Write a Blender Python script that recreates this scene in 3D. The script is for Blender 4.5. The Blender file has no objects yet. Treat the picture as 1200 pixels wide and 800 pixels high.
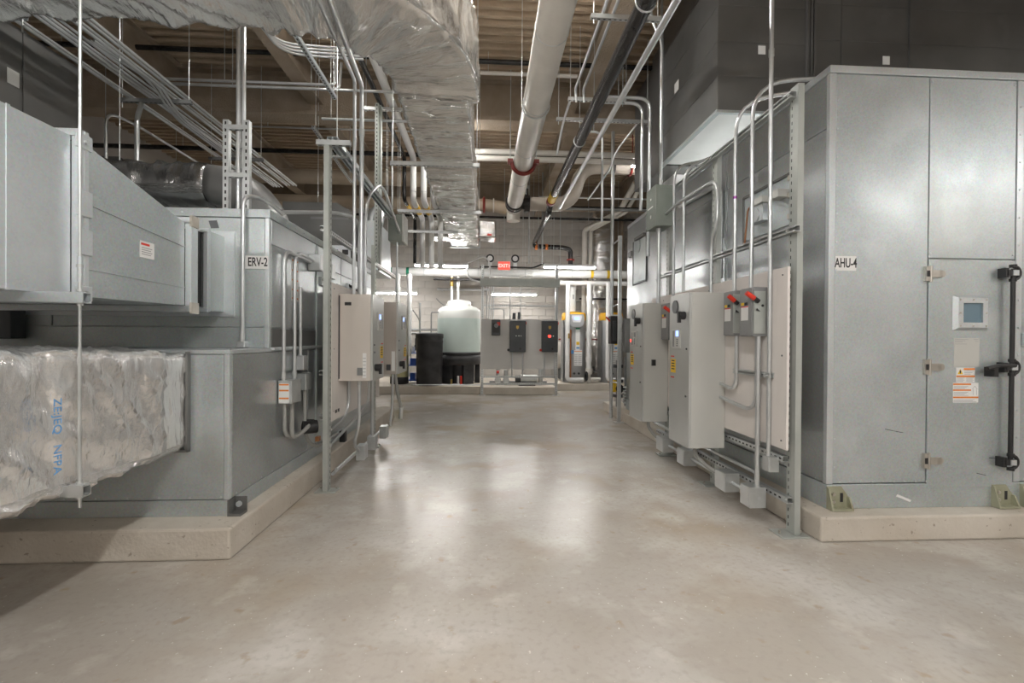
import bpy, math, random
from mathutils import Vector, Matrix, noise
random.seed(7)
R = math.radians
SC = bpy.context.scene
COL = SC.collection
# ------------------------------------------------------------------ camera
def make_camera():
    cd = bpy.data.cameras.new('camera'); cam = bpy.data.objects.new('camera', cd); COL.objects.link(cam)
    cd.sensor_width = 36; cd.lens = 540/1200*36; cd.clip_start = .05; cd.clip_end = 100
    yaw = math.atan(31/540); pitch = math.atan(3/540); roll = .0065
    fw = Vector((math.sin(yaw)*math.cos(pitch), math.cos(yaw)*math.cos(pitch), -math.sin(pitch)))
    r0 = Vector((math.cos(yaw), -math.sin(yaw), 0)); u0 = r0.cross(fw)
    r = r0*math.cos(roll)+u0*math.sin(roll); u = -r0*math.sin(roll)+u0*math.cos(roll)
    m = Matrix((r, u, -fw)).transposed().to_4x4(); m.translation = (0, 0, 1.3)
    cam.matrix_world = m; SC.camera = cam
make_camera()
# ------------------------------------------------------------------ world, exposure
w = bpy.data.worlds.new('world'); SC.world = w; w.use_nodes = True
w.node_tree.nodes['Background'].inputs[0].default_value = (.9, .93, 1, 1)
w.node_tree.nodes['Background'].inputs[1].default_value = .05
SC.view_settings.view_transform = 'Standard'; SC.view_settings.look = 'None'
SC.view_settings.exposure = 0.12; SC.view_settings.gamma = 1; SC.view_settings.use_curve_mapping = False
LAMP = 185.0      # radiance of the strip-light lenses
# strip lights: x, y, z, length, axis, label, share of full output
LAMPS = [(-1.04, 10.88, 3.0, 1.24, 'x', 'lit strip light hanging in front of the white header pipe, left of the exit sign', .45),
         (1.985, 10.88, 3.01, 1.24, 'x', 'lit strip light hanging in front of the white header pipe, right of the exit sign', .45),
         (-2.62, 12.7, 2.52, 1.5, 'x', 'low lit strip light before the block wall behind the white vertical pipes', .45),
         (.77, 12.7, 2.52, 1.25, 'x', 'low lit strip light before the block wall behind the pump control panel', .45),
         (.15, .75, 3.45, 1.22, 'y', 'strip light above the aisle just in front of the two big units', 1.0),
         (.1, -2.0, 3.45, 1.22, 'y', 'strip light over the aisle behind the viewer', 1.0),
         (5.6, .6, 3.25, 1.22, 'x', 'strip light facing the front of the right air handler', .55),
         (-2.9, -1.2, 3.3, 1.22, 'x', 'strip light over the floor to the left behind the viewer', 1.0),
         (3.0, -2.2, 3.4, 1.22, 'x', 'strip light over the floor to the right behind the viewer', 1.0),
         (.13, 3.95, 4.78, 1.22, 'y', 'added unseen strip light high between the foil duct and the white main pipe', 1.0),  # added lamp out of view, brightens the middle of the aisle
         (-2.3, 4.3, 5.05, 1.22, 'y', 'added unseen strip light under the deck above ERV-2', .5),  # added lamp out of view, lifts the dim deck and conduits at upper left
         (-.45, 8.0, 4.6, 1.22, 'y', 'added strip light hidden above the foil duct over the far aisle', .5),  # added lamp, masked by the duct, lights the far panel from the front
         (3.35, 8.62, 4.6, 1.22, 'x', 'added strip light hidden behind the dark duct above the far end of AHU-4', .35),  # added lamp, masked by the duct, brightens the heaters and right back wall
         (3.7, 5.25, 3.42, 1.22, 'y', 'added hidden strip light tucked under the dark duct above AHU-4', .5)]  # added lamp in the gap, bounces light onto the duct underside
# ------------------------------------------------------------------ materials
def nodes(m):
    m.use_nodes = True; nt = m.node_tree
    return nt, nt.nodes, nt.links, nt.nodes['Principled BSDF']
def mat(name, c1, c2=None, rough=(.4, .5), metal=0.0, scale=6.0, detail=5, bump=0.0, bscale=40, stretch=(1, 1, 1), spec=.5, coord='Object', spots=None, trans=0, emis=None, es=0, voro=0, contrast=(.35, .65)):
    m = bpy.data.materials.new(name); nt, N, L, b = nodes(m)
    c2 = c2 or c1
    tc = N.new('ShaderNodeTexCoord'); mp = N.new('ShaderNodeMapping'); mp.inputs['Scale'].default_value = stretch
    L.new(tc.outputs[coord], mp.inputs[0])
    no = N.new('ShaderNodeTexNoise'); no.inputs['Scale'].default_value = scale; no.inputs['Detail'].default_value = detail
    L.new(mp.outputs[0], no.inputs['Vector'])
    cr = N.new('ShaderNodeValToRGB'); cr.color_ramp.elements[0].position = contrast[0]; cr.color_ramp.elements[1].position = contrast[1]
    cr.color_ramp.elements[0].color = (*c1, 1); cr.color_ramp.elements[1].color = (*c2, 1)
    L.new(no.outputs[0], cr.inputs[0]); col = cr.outputs[0]
    if voro:
        v = N.new('ShaderNodeTexVoronoi'); v.inputs['Scale'].default_value = voro; L.new(tc.outputs[coord], v.inputs['Vector'])
        mx = N.new('ShaderNodeMix'); mx.data_type = 'RGBA'; mx.blend_type = 'OVERLAY'; mx.inputs[0].default_value = .13
        L.new(col, mx.inputs[6]); L.new(v.outputs['Color'], mx.inputs[7])
        hs = N.new('ShaderNodeHueSaturation'); hs.inputs['Saturation'].default_value = .75; L.new(mx.outputs[2], hs.inputs['Color']); col = hs.outputs[0]
    for sp in (spots or []):      # (colour, scale, threshold lo, hi, strength)
        n2 = N.new('ShaderNodeTexNoise'); n2.inputs['Scale'].default_value = sp[1]; n2.inputs['Detail'].default_value = 6
        L.new(mp.outputs[0], n2.inputs['Vector'])
        mr = N.new('ShaderNodeMapRange'); mr.inputs[1].default_value = sp[2]; mr.inputs[2].default_value = sp[3]; mr.inputs[4].default_value = sp[4]
        L.new(n2.outputs[0], mr.inputs[0])
        mx = N.new('ShaderNodeMix'); mx.data_type = 'RGBA'; L.new(mr.outputs[0], mx.inputs[0]); L.new(col, mx.inputs[6]); mx.inputs[7].default_value = (*sp[0], 1)
        col = mx.outputs[2]
    L.new(col, b.inputs['Base Color'])
    n3 = N.new('ShaderNodeTexNoise'); n3.inputs['Scale'].default_value = scale*1.7; n3.inputs['Detail'].default_value = 4; L.new(mp.outputs[0], n3.inputs['Vector'])
    mr = N.new('ShaderNodeMapRange'); mr.inputs[1].default_value = .3; mr.inputs[2].default_value = .7; mr.inputs[3].default_value = rough[0]; mr.inputs[4].default_value = rough[1]
    L.new(n3.outputs[0], mr.inputs[0]); L.new(mr.outputs[0], b.inputs['Roughness'])
    b.inputs['Metallic'].default_value = metal; b.inputs['Specular IOR Level'].default_value = spec
    if bump:
        n4 = N.new('ShaderNodeTexNoise'); n4.inputs['Scale'].default_value = bscale; n4.inputs['Detail'].default_value = 5; L.new(mp.outputs[0], n4.inputs['Vector'])
        bp = N.new('ShaderNodeBump'); bp.inputs['Strength'].default_value = bump; bp.inputs['Distance'].default_value = .02
        L.new(n4.outputs[0], bp.inputs['Height']); L.new(bp.outputs[0], b.inputs['Normal'])
    if trans: b.inputs['Transmission Weight'].default_value = trans
    if emis: b.inputs['Emission Color'].default_value = (*emis, 1); b.inputs['Emission Strength'].default_value = es
    return m
def g(v, t=(1, 1, 1)): return (v*t[0], v*t[1], v*t[2])
M = {}
M['galv'] = mat('galvanized_sheet', (.45, .515, .53), (.56, .62, .635), (.36, .48), .62, 1.6, 6, .03, 9, voro=110, spots=[((.45, .455, .40), 1.2, .5, .7, .45), ((.74, .78, .80), 2.6, .58, .74, .4)])
M['underside'] = mat('lit_pale_underside', (.80, .80, .79), (.88, .88, .87), (.4, .5), .2, 2, spots=[((.5, .42, .33), 3, .62, .74, .6)])  # brightness of the lit duct underside put into the pale colour; stains are brown
M['galv_side'] = mat('galvanized_side_sheet', (.47, .51, .525), (.55, .59, .605), (.28, .34), .86, 1.6, 5, .02, 5, voro=110, spots=[((.66, .69, .70), 2.3, .58, .74, .3)])
M['galv_bright'] = mat('bright_galvanized_sheet', (.58, .635, .66), (.69, .735, .76), (.30, .42), .65, 2.0, 6, .02, 7, voro=110, spots=[((.80, .84, .86), 3, .56, .7, .4)])
M['galv_dark'] = mat('dark_shaded_sheet', (.17, .17, .168), (.23, .23, .225), (.34, .48), .65, 1.1, 6, .04, 4, spots=[((.30, .30, .30), 1.8, .58, .8, .5)])  # galvanized sheet, with the shade on the overhead ducts put into its dark colour
M['zinc'] = mat('zinc_strut', (.55, .57, .57), (.66, .68, .68), (.3, .42), .75, 9)
M['emt'] = mat('conduit_steel', (.60, .62, .63), (.70, .72, .73), (.28, .36), .75, 5)
M['strutpaint'] = mat('grey_green_strut', (.40, .425, .40), (.46, .48, .455), (.4, .5), .25, 5)
M['slot'] = mat('strut_slot_shadow_gap', (.02, .02, .02), rough=(.7, .8))
M['foil'] = mat('foil_wrap', (.84, .83, .81), (.95, .94, .92), (.20, .24), .82, 1.5, 4, 1.0, 4.0, stretch=(5, 1.0, 1), coord='UV')
M['foil_lines'] = mat('foil_wrap_low', (.90, .89, .88), (.96, .955, .945), (.19, .24), .82, 2.2, 5, .9, 5, stretch=(3.2, 1.3, 1), coord='UV')
M['foil_flat'] = mat('foil_patch', (.40, .395, .385), (.66, .65, .63), (.18, .24), .95, 5, 4, 1.0, 7)
M['panelgrey'] = mat('pale_grey_panel', (.62, .61, .585), (.67, .66, .635), (.4, .5), 0, 2)
M['cab_beige'] = mat('beige_cabinet_enamel', (.58, .535, .485), (.62, .575, .525), (.3, .4), 0, 2)
M['cab_taupe'] = mat('taupe_cabinet_enamel', (.42, .38, .34), (.46, .42, .38), (.3, .4), 0, 2)
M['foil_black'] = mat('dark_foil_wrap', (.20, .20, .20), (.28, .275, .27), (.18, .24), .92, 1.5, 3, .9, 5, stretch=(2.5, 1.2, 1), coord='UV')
M['conc'] = mat('floor_concrete', (.42, .38, .335), (.535, .50, .455), (.23, .265), 0, .9, 12, .05, 60, spec=.75, contrast=(.4, .6), stretch=(1, 1, 1),
                spots=[((.37, .28, .175), 1.0, .50, .68, .55), ((.64, .62, .58), 1.9, .52, .66, .5), ((.30, .265, .23), .45, .5, .66, .45), ((.72, .68, .63), 3.4, .60, .72, .35), ((.36, .26, .15), 9, .64, .72, .5), ((.36, .325, .285), 30, .5, .7, .4), ((.80, .77, .72), 45, .68, .72, .7)])
M['pad'] = mat('pad_concrete', (.53, .48, .41), (.63, .58, .51), (.7, .85), 0, 3, 8, .25, 45, spots=[((.42, .34, .25), 2, .5, .8, .5), ((.25, .2, .15), 30, .66, .72, .7)])
M['deck'] = mat('ceiling_deck', (.42, .33, .235), (.50, .40, .29), (.7, .85), 0, 2, 6, .35, 30)
M['beam'] = mat('fireproofed_beam', (.30, .24, .175), (.38, .31, .24), (.85, .95), 0, 3, 8, .5, 40)
M['block'] = mat('concrete_block', (.46, .43, .40), (.54, .51, .47), (.8, .9), 0, 3, 6, .2, 60, coord='Object')
M['mortar'] = mat('mortar', (.40, .375, .35), rough=(.85, .95))
M['sidewall'] = mat('grey_wall', (.52, .49, .46), (.56, .53, .50), (.8, .9), 0, 1)
M['pipewhite'] = mat('white_pvc_jacket', (.70, .67, .62), (.78, .75, .70), (.3, .42), 0, 3)
M['pipewhite2'] = mat('bright_white_pipe', (.80, .80, .79), (.86, .86, .85), (.3, .4), 0, 3)
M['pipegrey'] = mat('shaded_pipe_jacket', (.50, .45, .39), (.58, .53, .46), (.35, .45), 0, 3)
M['pipetan'] = mat('tan_jacket', (.40, .33, .25), (.48, .40, .31), (.5, .6), 0, 3)
M['blackpipe'] = mat('black_steel_pipe', (.012, .012, .012), (.03, .028, .028), (.2, .25), 0, 6)
M['black'] = mat('black_plastic', (.015, .015, .016), (.025, .025, .026), (.35, .5))
M['blackpoly'] = mat('black_polyethylene', (.02, .02, .022), (.05, .05, .052), (.4, .55), 0, 4, spots=[((.13, .13, .13), 3, .6, .75, .5)])
M['dgrey'] = mat('dark_grey_enamel', (.055, .06, .065), (.07, .075, .08), (.35, .45))
M['grey'] = mat('grey_enamel', (.23, .235, .235), (.26, .265, .265), (.35, .45), .1)
M['green'] = mat('grey_green_enamel', (.22, .25, .22), (.26, .285, .255), (.4, .5), .1)
M['cab'] = mat('cabinet_enamel', (.52, .52, .49), (.56, .56, .53), (.3, .4), 0, 2)
M['cabdoor'] = mat('cabinet_door_enamel', (.47, .48, .465), (.52, .53, .515), (.29, .36), .2, 2)
M['board'] = mat('painted_plywood', (.70, .66, .625), (.76, .72, .685), (.6, .7), 0, 4, stretch=(1, 1, .2))
M['white'] = mat('white_sticker', (.80, .80, .79), rough=(.5, .6))
M['ink'] = mat('black_ink', (.02, .02, .022), rough=(.5, .6))
M['greyink'] = mat('grey_print', (.35, .35, .36), rough=(.5, .6))
M['orange'] = mat('orange_print', (.80, .25, .04), rough=(.5, .6))
M['red'] = mat('red_plastic', (.70, .04, .02), rough=(.35, .45))
M['dred'] = mat('oxide_red_clamp', (.20, .02, .015), (.27, .03, .02), (.4, .5))
M['yellow'] = mat('yellow_plastic', (.80, .42, .02), (.85, .48, .03), (.35, .45))
M['yprint'] = mat('yellow_label', (.85, .55, .03), rough=(.5, .6))
M['blue'] = mat('blue_paint', (.02, .09, .45), rough=(.4, .5))
M['bprint'] = mat('blue_print', (.10, .30, .60), rough=(.5, .6))
M['copper'] = mat('copper_tube', (.42, .18, .08), (.5, .24, .12), (.3, .4), .8)
M['brass'] = mat('brass', (.50, .33, .10), rough=(.3, .4), metal=.9)
M['nickel'] = mat('nickel_hinge', (.52, .49, .44), (.6, .57, .52), (.3, .4), .85)
M['olive'] = mat('olive_bracket', (.34, .34, .24), (.42, .42, .31), (.45, .6), .3, 8, spots=[((.2, .14, .08), 6, .6, .7, .7)])
M['glass'] = mat('window_glass', (.12, .20, .26), (.16, .25, .31), (.05, .1), 0, 3, spec=.8)
M['tank'] = mat('translucent_polyethylene', (.80, .83, .79), (.85, .87, .84), (.4, .5), 0, 2)
M['tankliq'] = mat('tank_filled_zone', (.62, .73, .69), (.67, .77, .73), (.4, .5), 0, 2)
M['frp'] = mat('yellow_fibreglass', (.55, .52, .28), (.62, .59, .34), (.4, .5), 0, 5)
M['boiler'] = mat('boiler_jacket', (.42, .43, .44), (.48, .49, .50), (.35, .45), .2, 2)
M['lcd'] = mat('lit_display', (.2, .3, .8), emis=(.35, .5, 1), es=1.6)
M['redled'] = mat('red_indicator', (.8, .02, .02), emis=(1, .03, .02), es=6)
M['lens'] = mat('strip_light_lens', (1, 1, 1), emis=(1, .975, .94), es=LAMP)
M['fixture'] = mat('white_fixture', (.75, .75, .75), rough=(.4, .5))
M['exitface'] = mat('exit_sign_face', (.8, .12, .09), emis=(1, .12, .08), es=.75)
M['exittext'] = mat('exit_sign_letters', (.9, .6, .55), emis=(1, .55, .5), es=1.0)
M['tape'] = mat('grey_tape', (.16, .17, .18), rough=(.6, .7))
M['brick'] = mat('orange_tag', (.75, .22, .05), rough=(.5, .6))
M['flex'] = mat('grey_flex_conduit', (.33, .33, .31), (.38, .38, .36), (.45, .55), .1, 5)
M['sealbrown'] = mat('brown_sealant', (.50, .46, .40), (.60, .58, .53), (.6, .7), 0, 8)
# ------------------------------------------------------------------ mesh builder
class MB:
    uv = None
    def __init__(s): s.v = []; s.f = []; s.mi = []; s.sm = []; s.cur = 0
    def q(s, f, smooth=False): s.f.append(f); s.mi.append(s.cur); s.sm.append(smooth)
    def box(s, x0, x1, y0, y1, z0, z1):
        if x0 > x1: x0, x1 = x1, x0
        if y0 > y1: y0, y1 = y1, y0
        if z0 > z1: z0, z1 = z1, z0
        n = len(s.v)
        s.v += [(x0, y0, z0), (x1, y0, z0), (x1, y1, z0), (x0, y1, z0), (x0, y0, z1), (x1, y0, z1), (x1, y1, z1), (x0, y1, z1)]
        for f in ((0, 3, 2, 1), (4, 5, 6, 7), (0, 1, 5, 4), (1, 2, 6, 5), (2, 3, 7, 6), (3, 0, 4, 7)): s.q(tuple(n+i for i in f))
        return s
    def hexa(s, a, b):           # two quads (4 points each), bottom/top rings in the same order
        n = len(s.v); s.v += [tuple(p) for p in a]+[tuple(p) for p in b]
        for f in ((3, 2, 1, 0), (4, 5, 6, 7), (0, 1, 5, 4), (1, 2, 6, 5), (2, 3, 7, 6), (3, 0, 4, 7)): s.q(tuple(n+i for i in f))
        return s
    def prism(s, poly, axis, a, b):   # poly in the two other axes (x:(y,z) y:(x,z) z:(x,y))
        n = len(s.v); k = len(poly)
        def pt(p, t): return (t, p[0], p[1]) if axis == 'x' else (p[0], t, p[1]) if axis == 'y' else (p[0], p[1], t)
        s.v += [pt(p, a) for p in poly]+[pt(p, b) for p in poly]
        s.q(tuple(range(n, n+k))); s.q(tuple(range(n+2*k-1, n+k-1, -1)))
        for i in range(k): s.q((n+i, n+(i+1) % k, n+k+(i+1) % k, n+k+i))
        return s
    def tube(s, pts, r, n=10, caps=True, rads=None):
        pts = [Vector(p) for p in pts]; base = len(s.v)
        t0 = (pts[1]-pts[0]).normalized()
        ref = Vector((0, 0, 1)) if abs(t0.z) < .9 else Vector((1, 0, 0))
        u = t0.cross(ref).normalized()
        for i, p in enumerate(pts):
            if i == 0: t = t0
            elif i == len(pts)-1: t = (pts[i]-pts[i-1]).normalized()
            else: t = ((pts[i+1]-p).normalized()+(p-pts[i-1]).normalized()).normalized()
            u = (u-t*u.dot(t)).normalized(); v = t.cross(u)
            rr = rads[i] if rads else r
            for k in range(n):
                a = 2*math.pi*k/n; s.v.append(tuple(p+u*(rr*math.cos(a))+v*(rr*math.sin(a))))
        for i in range(len(pts)-1):
            for k in range(n):
                a = base+i*n+k; b = base+i*n+(k+1) % n; s.q((a, b, b+n, a+n), True)
        if caps:
            e = base+(len(pts)-1)*n; s.cap([base+k for k in range(n-1, -1, -1)]); s.cap([e+k for k in range(n)])
        return s
    def cap(s, idx):       # end cap with its own vertices, so that the side keeps clean smooth shading
        b = len(s.v); s.v += [s.v[i] for i in idx]; s.q(tuple(range(b, b+len(idx))))
    def cyl(s, p0, p1, r, n=14): return s.tube([p0, p1], r, n)
    def lathe(s, c, prof, n=28):   # prof (r,z) around vertical axis at c
        base = len(s.v)
        for r, z in prof:
            for k in range(n): a = 2*math.pi*k/n; s.v.append((c[0]+r*math.cos(a), c[1]+r*math.sin(a), z))
        for i in range(len(prof)-1):
            for k in range(n):
                a = base+i*n+k; b = base+i*n+(k+1) % n; s.q((a, b, b+n, a+n), True)
        e = base+(len(prof)-1)*n; s.cap([base+k for k in range(n-1, -1, -1)]); s.cap([e+k for k in range(n)])
        return s
    def torus(s, c, Rr, r, axis='y', n=24, m=8, a0=0, a1=2*math.pi):
        pts = []
        full = abs(a1-a0-2*math.pi) < 1e-6
        for i in range(n+1):
            a = a0+(a1-a0)*i/n; p = (Rr*math.cos(a), Rr*math.sin(a))
            pts.append({'y': (c[0]+p[0], c[1], c[2]+p[1]), 'x': (c[0], c[1]+p[0], c[2]+p[1]), 'z': (c[0]+p[0], c[1]+p[1], c[2])}[axis])
        return s.tube(pts, r, m, caps=not full)
    def disc(s, c, r, axis, th, n=16):
        d = {'x': Vector((th, 0, 0)), 'y': Vector((0, th, 0)), 'z': Vector((0, 0, th))}[axis]
        return s.tube([Vector(c), Vector(c)+d], r, n)
    def strut(s, p0, p1, w=.041, open_dir=(0, 0, 1), slots=True, slot_dir=None):   # U channel, open side = open_dir; slots punched in the back
        p0, p1 = Vector(p0), Vector(p1); t = (p1-p0).normalized(); o = Vector(open_dir).normalized(); sd = t.cross(o).normalized()
        h = w/2; th = .004
        def bar(ca, cb, a0, a1, b0, b1):   # a along sd, b along o
            ring = lambda p: [p+sd*a0+o*b0, p+sd*a1+o*b0, p+sd*a1+o*b1, p+sd*a0+o*b1]
            s.hexa(ring(ca), ring(cb))
        keep = s.cur; s.cur = 0
        bar(p0, p1, -h, h, -h, -h+th); bar(p0, p1, -h, -h+th, -h+th, h); bar(p0, p1, h-th, h, -h+th, h)
        bar(p0, p1, -h+th, -h+.012, h-th, h); bar(p0, p1, h-.012, h-th, h-th, h)
        if slots:
            s.cur = 1; Ln = (p1-p0).length; k = max(1, int(Ln/.05)); 
            for i in range(k):
                a = p0+t*(Ln*(i+.25)/k); b = p0+t*(Ln*(i+.72)/k); bar(a, b, -.006, .006, -h-.0006, -h+.001)
        s.cur = keep
        return s
    def build(s, name, mats, parent=None, base=None, bevel=0, label=None):
        if not isinstance(mats, (list, tuple)): mats = [mats]
        if parent is not None: base = BASE[parent.name]
        b = base if base is not None else (0, 0, 0)
        me = bpy.data.meshes.new(name); me.from_pydata([(x-b[0], y-b[1], z-b[2]) for x, y, z in s.v], [], s.f)
        for m in mats: me.materials.append(m if not isinstance(m, str) else M[m])
        me.polygons.foreach_set('material_index', [min(i, len(mats)-1) for i in s.mi]); me.polygons.foreach_set('use_smooth', s.sm)
        if s.uv:
            ul = me.uv_layers.new(name='skin')
            for lp in me.loops: ul.data[lp.index].uv = s.uv[lp.vertex_index]
        me.validate(); me.update()
        o = bpy.data.objects.new(name, me); COL.objects.link(o)
        if parent is not None: o.parent = parent
        else: o.location = b
        BASE[o.name] = tuple(b)
        if bevel:
            md = o.modifiers.new('bevel', 'BEVEL'); md.width = bevel; md.segments = 2; md.limit_method = 'ANGLE'; md.angle_limit = R(40)
        if label: o['label'] = label
        return o
BASE = {}
def tag(o, label, cat, group=None):
    o['label'] = label; o['category'] = cat
    if group: o['group'] = group
    return o
def thing(name, label, cat, loc, group=None):
    o = bpy.data.objects.new(name, None); COL.objects.link(o); o.location = loc; o.empty_display_size = .1
    BASE[o.name] = tuple(loc); return tag(o, label, cat, group)
def solo(mb, name, label, cat, mats, group=None, bevel=0):
    xs, ys, zs = zip(*mb.v); b = ((min(xs)+max(xs))/2, (min(ys)+max(ys))/2, min(zs))
    return tag(mb.build(name, mats, base=b, bevel=bevel), label, cat, group)
def struct(mb, name, mats, bevel=0):
    o = mb.build(name, mats, bevel=bevel); o['kind'] = 'structure'; return o
def fillet(pts, rad=.12, n=6):
    pts = [Vector(p) for p in pts]; out = [pts[0]]
    for i in range(1, len(pts)-1):
        a, b, c = pts[i-1], pts[i], pts[i+1]; d1 = (a-b); d2 = (c-b); l = min(rad, d1.length*.48, d2.length*.48)
        p = b+d1.normalized()*l; q = b+d2.normalized()*l
        for k in range(n+1):
            t = k/n; out.append(p*(1-t)**2+b*(2*t*(1-t))+q*t*t)
    out.append(pts[-1]); return out
def conduit(label, pts, r=.0135, rad=.12, m='emt', cat='conduit', name='conduit', group=None, coup=(), n=9):
    o = solo(MB().tube(fillet(pts, rad), r, n), name, label, cat, m, group)
    for c in coup:       # couplings: short wider sleeves on the pipe
        c = Vector(c[0]), Vector(c[1])
        MB().cyl(c[0], c[1], r*1.3, 10).build('coupling', 'zinc', o)
    return o
def text(s, size, mat_, parent, loc, rot, name='lettering', label=None, bold=0.0, ext=.0006, sx=1, sy=1):
    cu = bpy.data.curves.new(name, 'FONT'); cu.body = s; cu.size = size; cu.align_x = 'CENTER'; cu.align_y = 'CENTER'; cu.extrude = ext; cu.offset = bold
    tmp = bpy.data.objects.new('tmp', cu); COL.objects.link(tmp); bpy.context.view_layer.update()
    me = bpy.data.meshes.new_from_object(tmp.evaluated_get(bpy.context.evaluated_depsgraph_get())); bpy.data.objects.remove(tmp)
    me.materials.clear(); me.materials.append(M[mat_])
    for v in me.vertices: v.co.x *= sx; v.co.y *= sy
    o = bpy.data.objects.new(name, me); COL.objects.link(o); o.parent = parent
    b = BASE[parent.name]; o.location = (loc[0]-b[0], loc[1]-b[1], loc[2]-b[2]); o.rotation_euler = rot
    BASE[o.name] = b
    if label: o['label'] = label
    return o
def hang(o, x, y, z, top=5.4, r=.005):      # threaded rod from the slab down to a hung thing
    return MB().cyl((x, y, z), (x, y, top), r, 6).build('hanger_rod', 'zinc', o)
FACE_CAM = (R(90), 0, 0)              # reads from -Y
FACE_LEFT = (R(90), 0, R(-90))        # on a face that looks to -X
FACE_RIGHT = (R(90), 0, R(90))        # on a face that looks to +X
ORD = ['first', 'second', 'third', 'fourth', 'fifth', 'sixth', 'seventh', 'eighth', 'ninth', 'tenth', 'eleventh', 'twelfth']
# ------------------------------------------------------------------ room shell
ZC = 5.4
struct(MB().box(-7.2, 6.7, -4.2, 14, -.2, 0), 'floor', 'conc')
mb = MB()      # corrugated deck, flutes run along X
ys = -4.2; prof = []
while ys < 14:
    prof += [(ys, ZC), (ys+.05, ZC), (ys+.07, ZC+.075), (ys+.14, ZC+.075)]; ys += .16
n = len(prof)
mb.v += [(-7.2, y, z) for y, z in prof]+[(6.7, y, z) for y, z in prof]
for i in range(n-1): mb.q((i, i+1, n+i+1, n+i))
mb.box(-7.2, 6.7, -4.2, 14, ZC+.09, ZC+.15)
struct(mb, 'ceiling', 'deck')
struct(MB().box(-7.3, -7.2, -4.2, 14, 0, ZC+.1), 'wall_left', 'sidewall')
struct(MB().box(6.7, 6.8, -4.2, 14, 0, ZC+.1), 'wall_right', 'sidewall')
struct(MB().box(-7.2, 6.7, -4.3, -4.2, 0, ZC+.1), 'wall_front', 'sidewall')
wb = struct(MB().box(-7.2, 6.7, 13.83, 14, 0, ZC+.1), 'wall_back', 'mortar')
# concrete blocks of the back wall: those that show are parts, the rest one joined part
bl = MB().box(-.1955, .1955, 0, .045, -.0955, .0955); proto = None; rest = MB(); cells = []
for r_ in range(27):
    for c_ in range(-17, 17):
        cells.append((c_*.4+(.2 if r_ % 2 else 0), r_*.2+.1))
cells.sort(key=lambda c: (not (-3.4 < c[0] < 3.3), -c[1] if c[1] > .7 else 9))
for i, (x, z) in enumerate(cells):
    dy = random.uniform(-.004, .004)
    if i < 300:
        if proto is None:
            proto = bl.build('block', 'block', wb); o = proto
        else:
            o = proto.copy(); COL.objects.link(o); o.parent = wb
        o.location = (x, 13.79+dy, z)
    else: rest.box(x-.1955, x+.1955, 13.79+dy, 13.83, z-.0955, z+.0955)
rest.build('more_blocks', 'block', wb)['kind'] = 'stuff'
def ibeam_x(y, zb, zt, wf, tf=.03, x0=-7.2, x1=6.7):
    return MB().box(x0, x1, y-wf/2, y+wf/2, zb, zb+tf).box(x0, x1, y-wf/2, y+wf/2, zt-tf, zt).box(x0, x1, y-.03, y+.03, zb+tf, zt-tf)
def ibeam_y(x, zb, zt, wf, tf=.025, y0=-4.2, y1=14):
    return MB().box(x-wf/2, x+wf/2, y0, y1, zb, zb+tf).box(x-wf/2, x+wf/2, y0, y1, zt-tf, zt).box(x-.025, x+.025, y0, y1, zb+tf, zt-tf)
for i, (y, zb) in enumerate(((7.4, 4.72), (12.2, 4.75), (1.9, 4.72))): struct(ibeam_x(y, zb, ZC, .34, .05), 'trim_%d' % (i+1), 'beam')
for i, x in enumerate((-4.7, -2.66, -.6, 1.52, 3.6)): struct(ibeam_y(x, 4.93, ZC, .22), 'trim_%d' % (i+4), 'beam')
# ------------------------------------------------------------------ strip lights
for i, (x, y, z, ln, ax, lab, pw) in enumerate(LAMPS):
    lm = M['lens'] if pw == 1 else mat('strip_light_lens_dimmed', (1, 1, 1), emis=(1, .975, .94), es=LAMP*pw)
    t = thing('strip_light', lab, 'light', (x, y, z))
    def bx(mb, a, b, c0, c1, h): return mb.box(x-h, x+h, y-c1, y+c1, z+a, z+b) if ax == 'y' else mb.box(x-c1, x+c1, y-h, y+h, z+a, z+b)
    bx(MB(), .012, .07, 0, ln/2, .045).build('housing', 'fixture', t, bevel=.006)
    bx(MB(), -.02, .012, 0, ln/2-.012, .034).build('lens', lm, t)
    top = 3.6 if 'tucked' in lab else ZC
    if z > 2:
        for s in (-1, 1):
            px, py = (x, y+s*ln*.36) if ax == 'y' else (x+s*ln*.36, y)
            MB().cyl((px, py, z+.07), (px, py, top), .0035, 6).build('hanger_wire', 'zinc', t)
# ------------------------------------------------------------------ concrete pads
def pad(label, x0, x1, y0, y1, h):
    mb = MB(); nx = max(2, int((x1-x0)/.25)); ny = max(2, int((y1-y0)/.25))
    mb.box(x0, x1, y0, y1, 0, h)
    return solo(mb, 'equipment_pad', label, 'pad', 'pad', bevel=.014)
pad('long concrete pad under the left unit marked ERV-2', -6.2, -1.478, 2.765, 7.6, .187)
pad('long concrete pad under the right unit marked AHU-4', 2.165, 6.4, 2.84, 8.35, .165)
pad('concrete pad under the white tank and black drum', -3.4, -.12, 10.78, 13.5, .19)
pad('low concrete pad under the pump control panel stand', -.1, 1.66, 10.66, 13.5, .18)
pad('concrete pad under the two orange-topped water heaters', 1.68, 4.6, 11.58, 13.5, .17)
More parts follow.
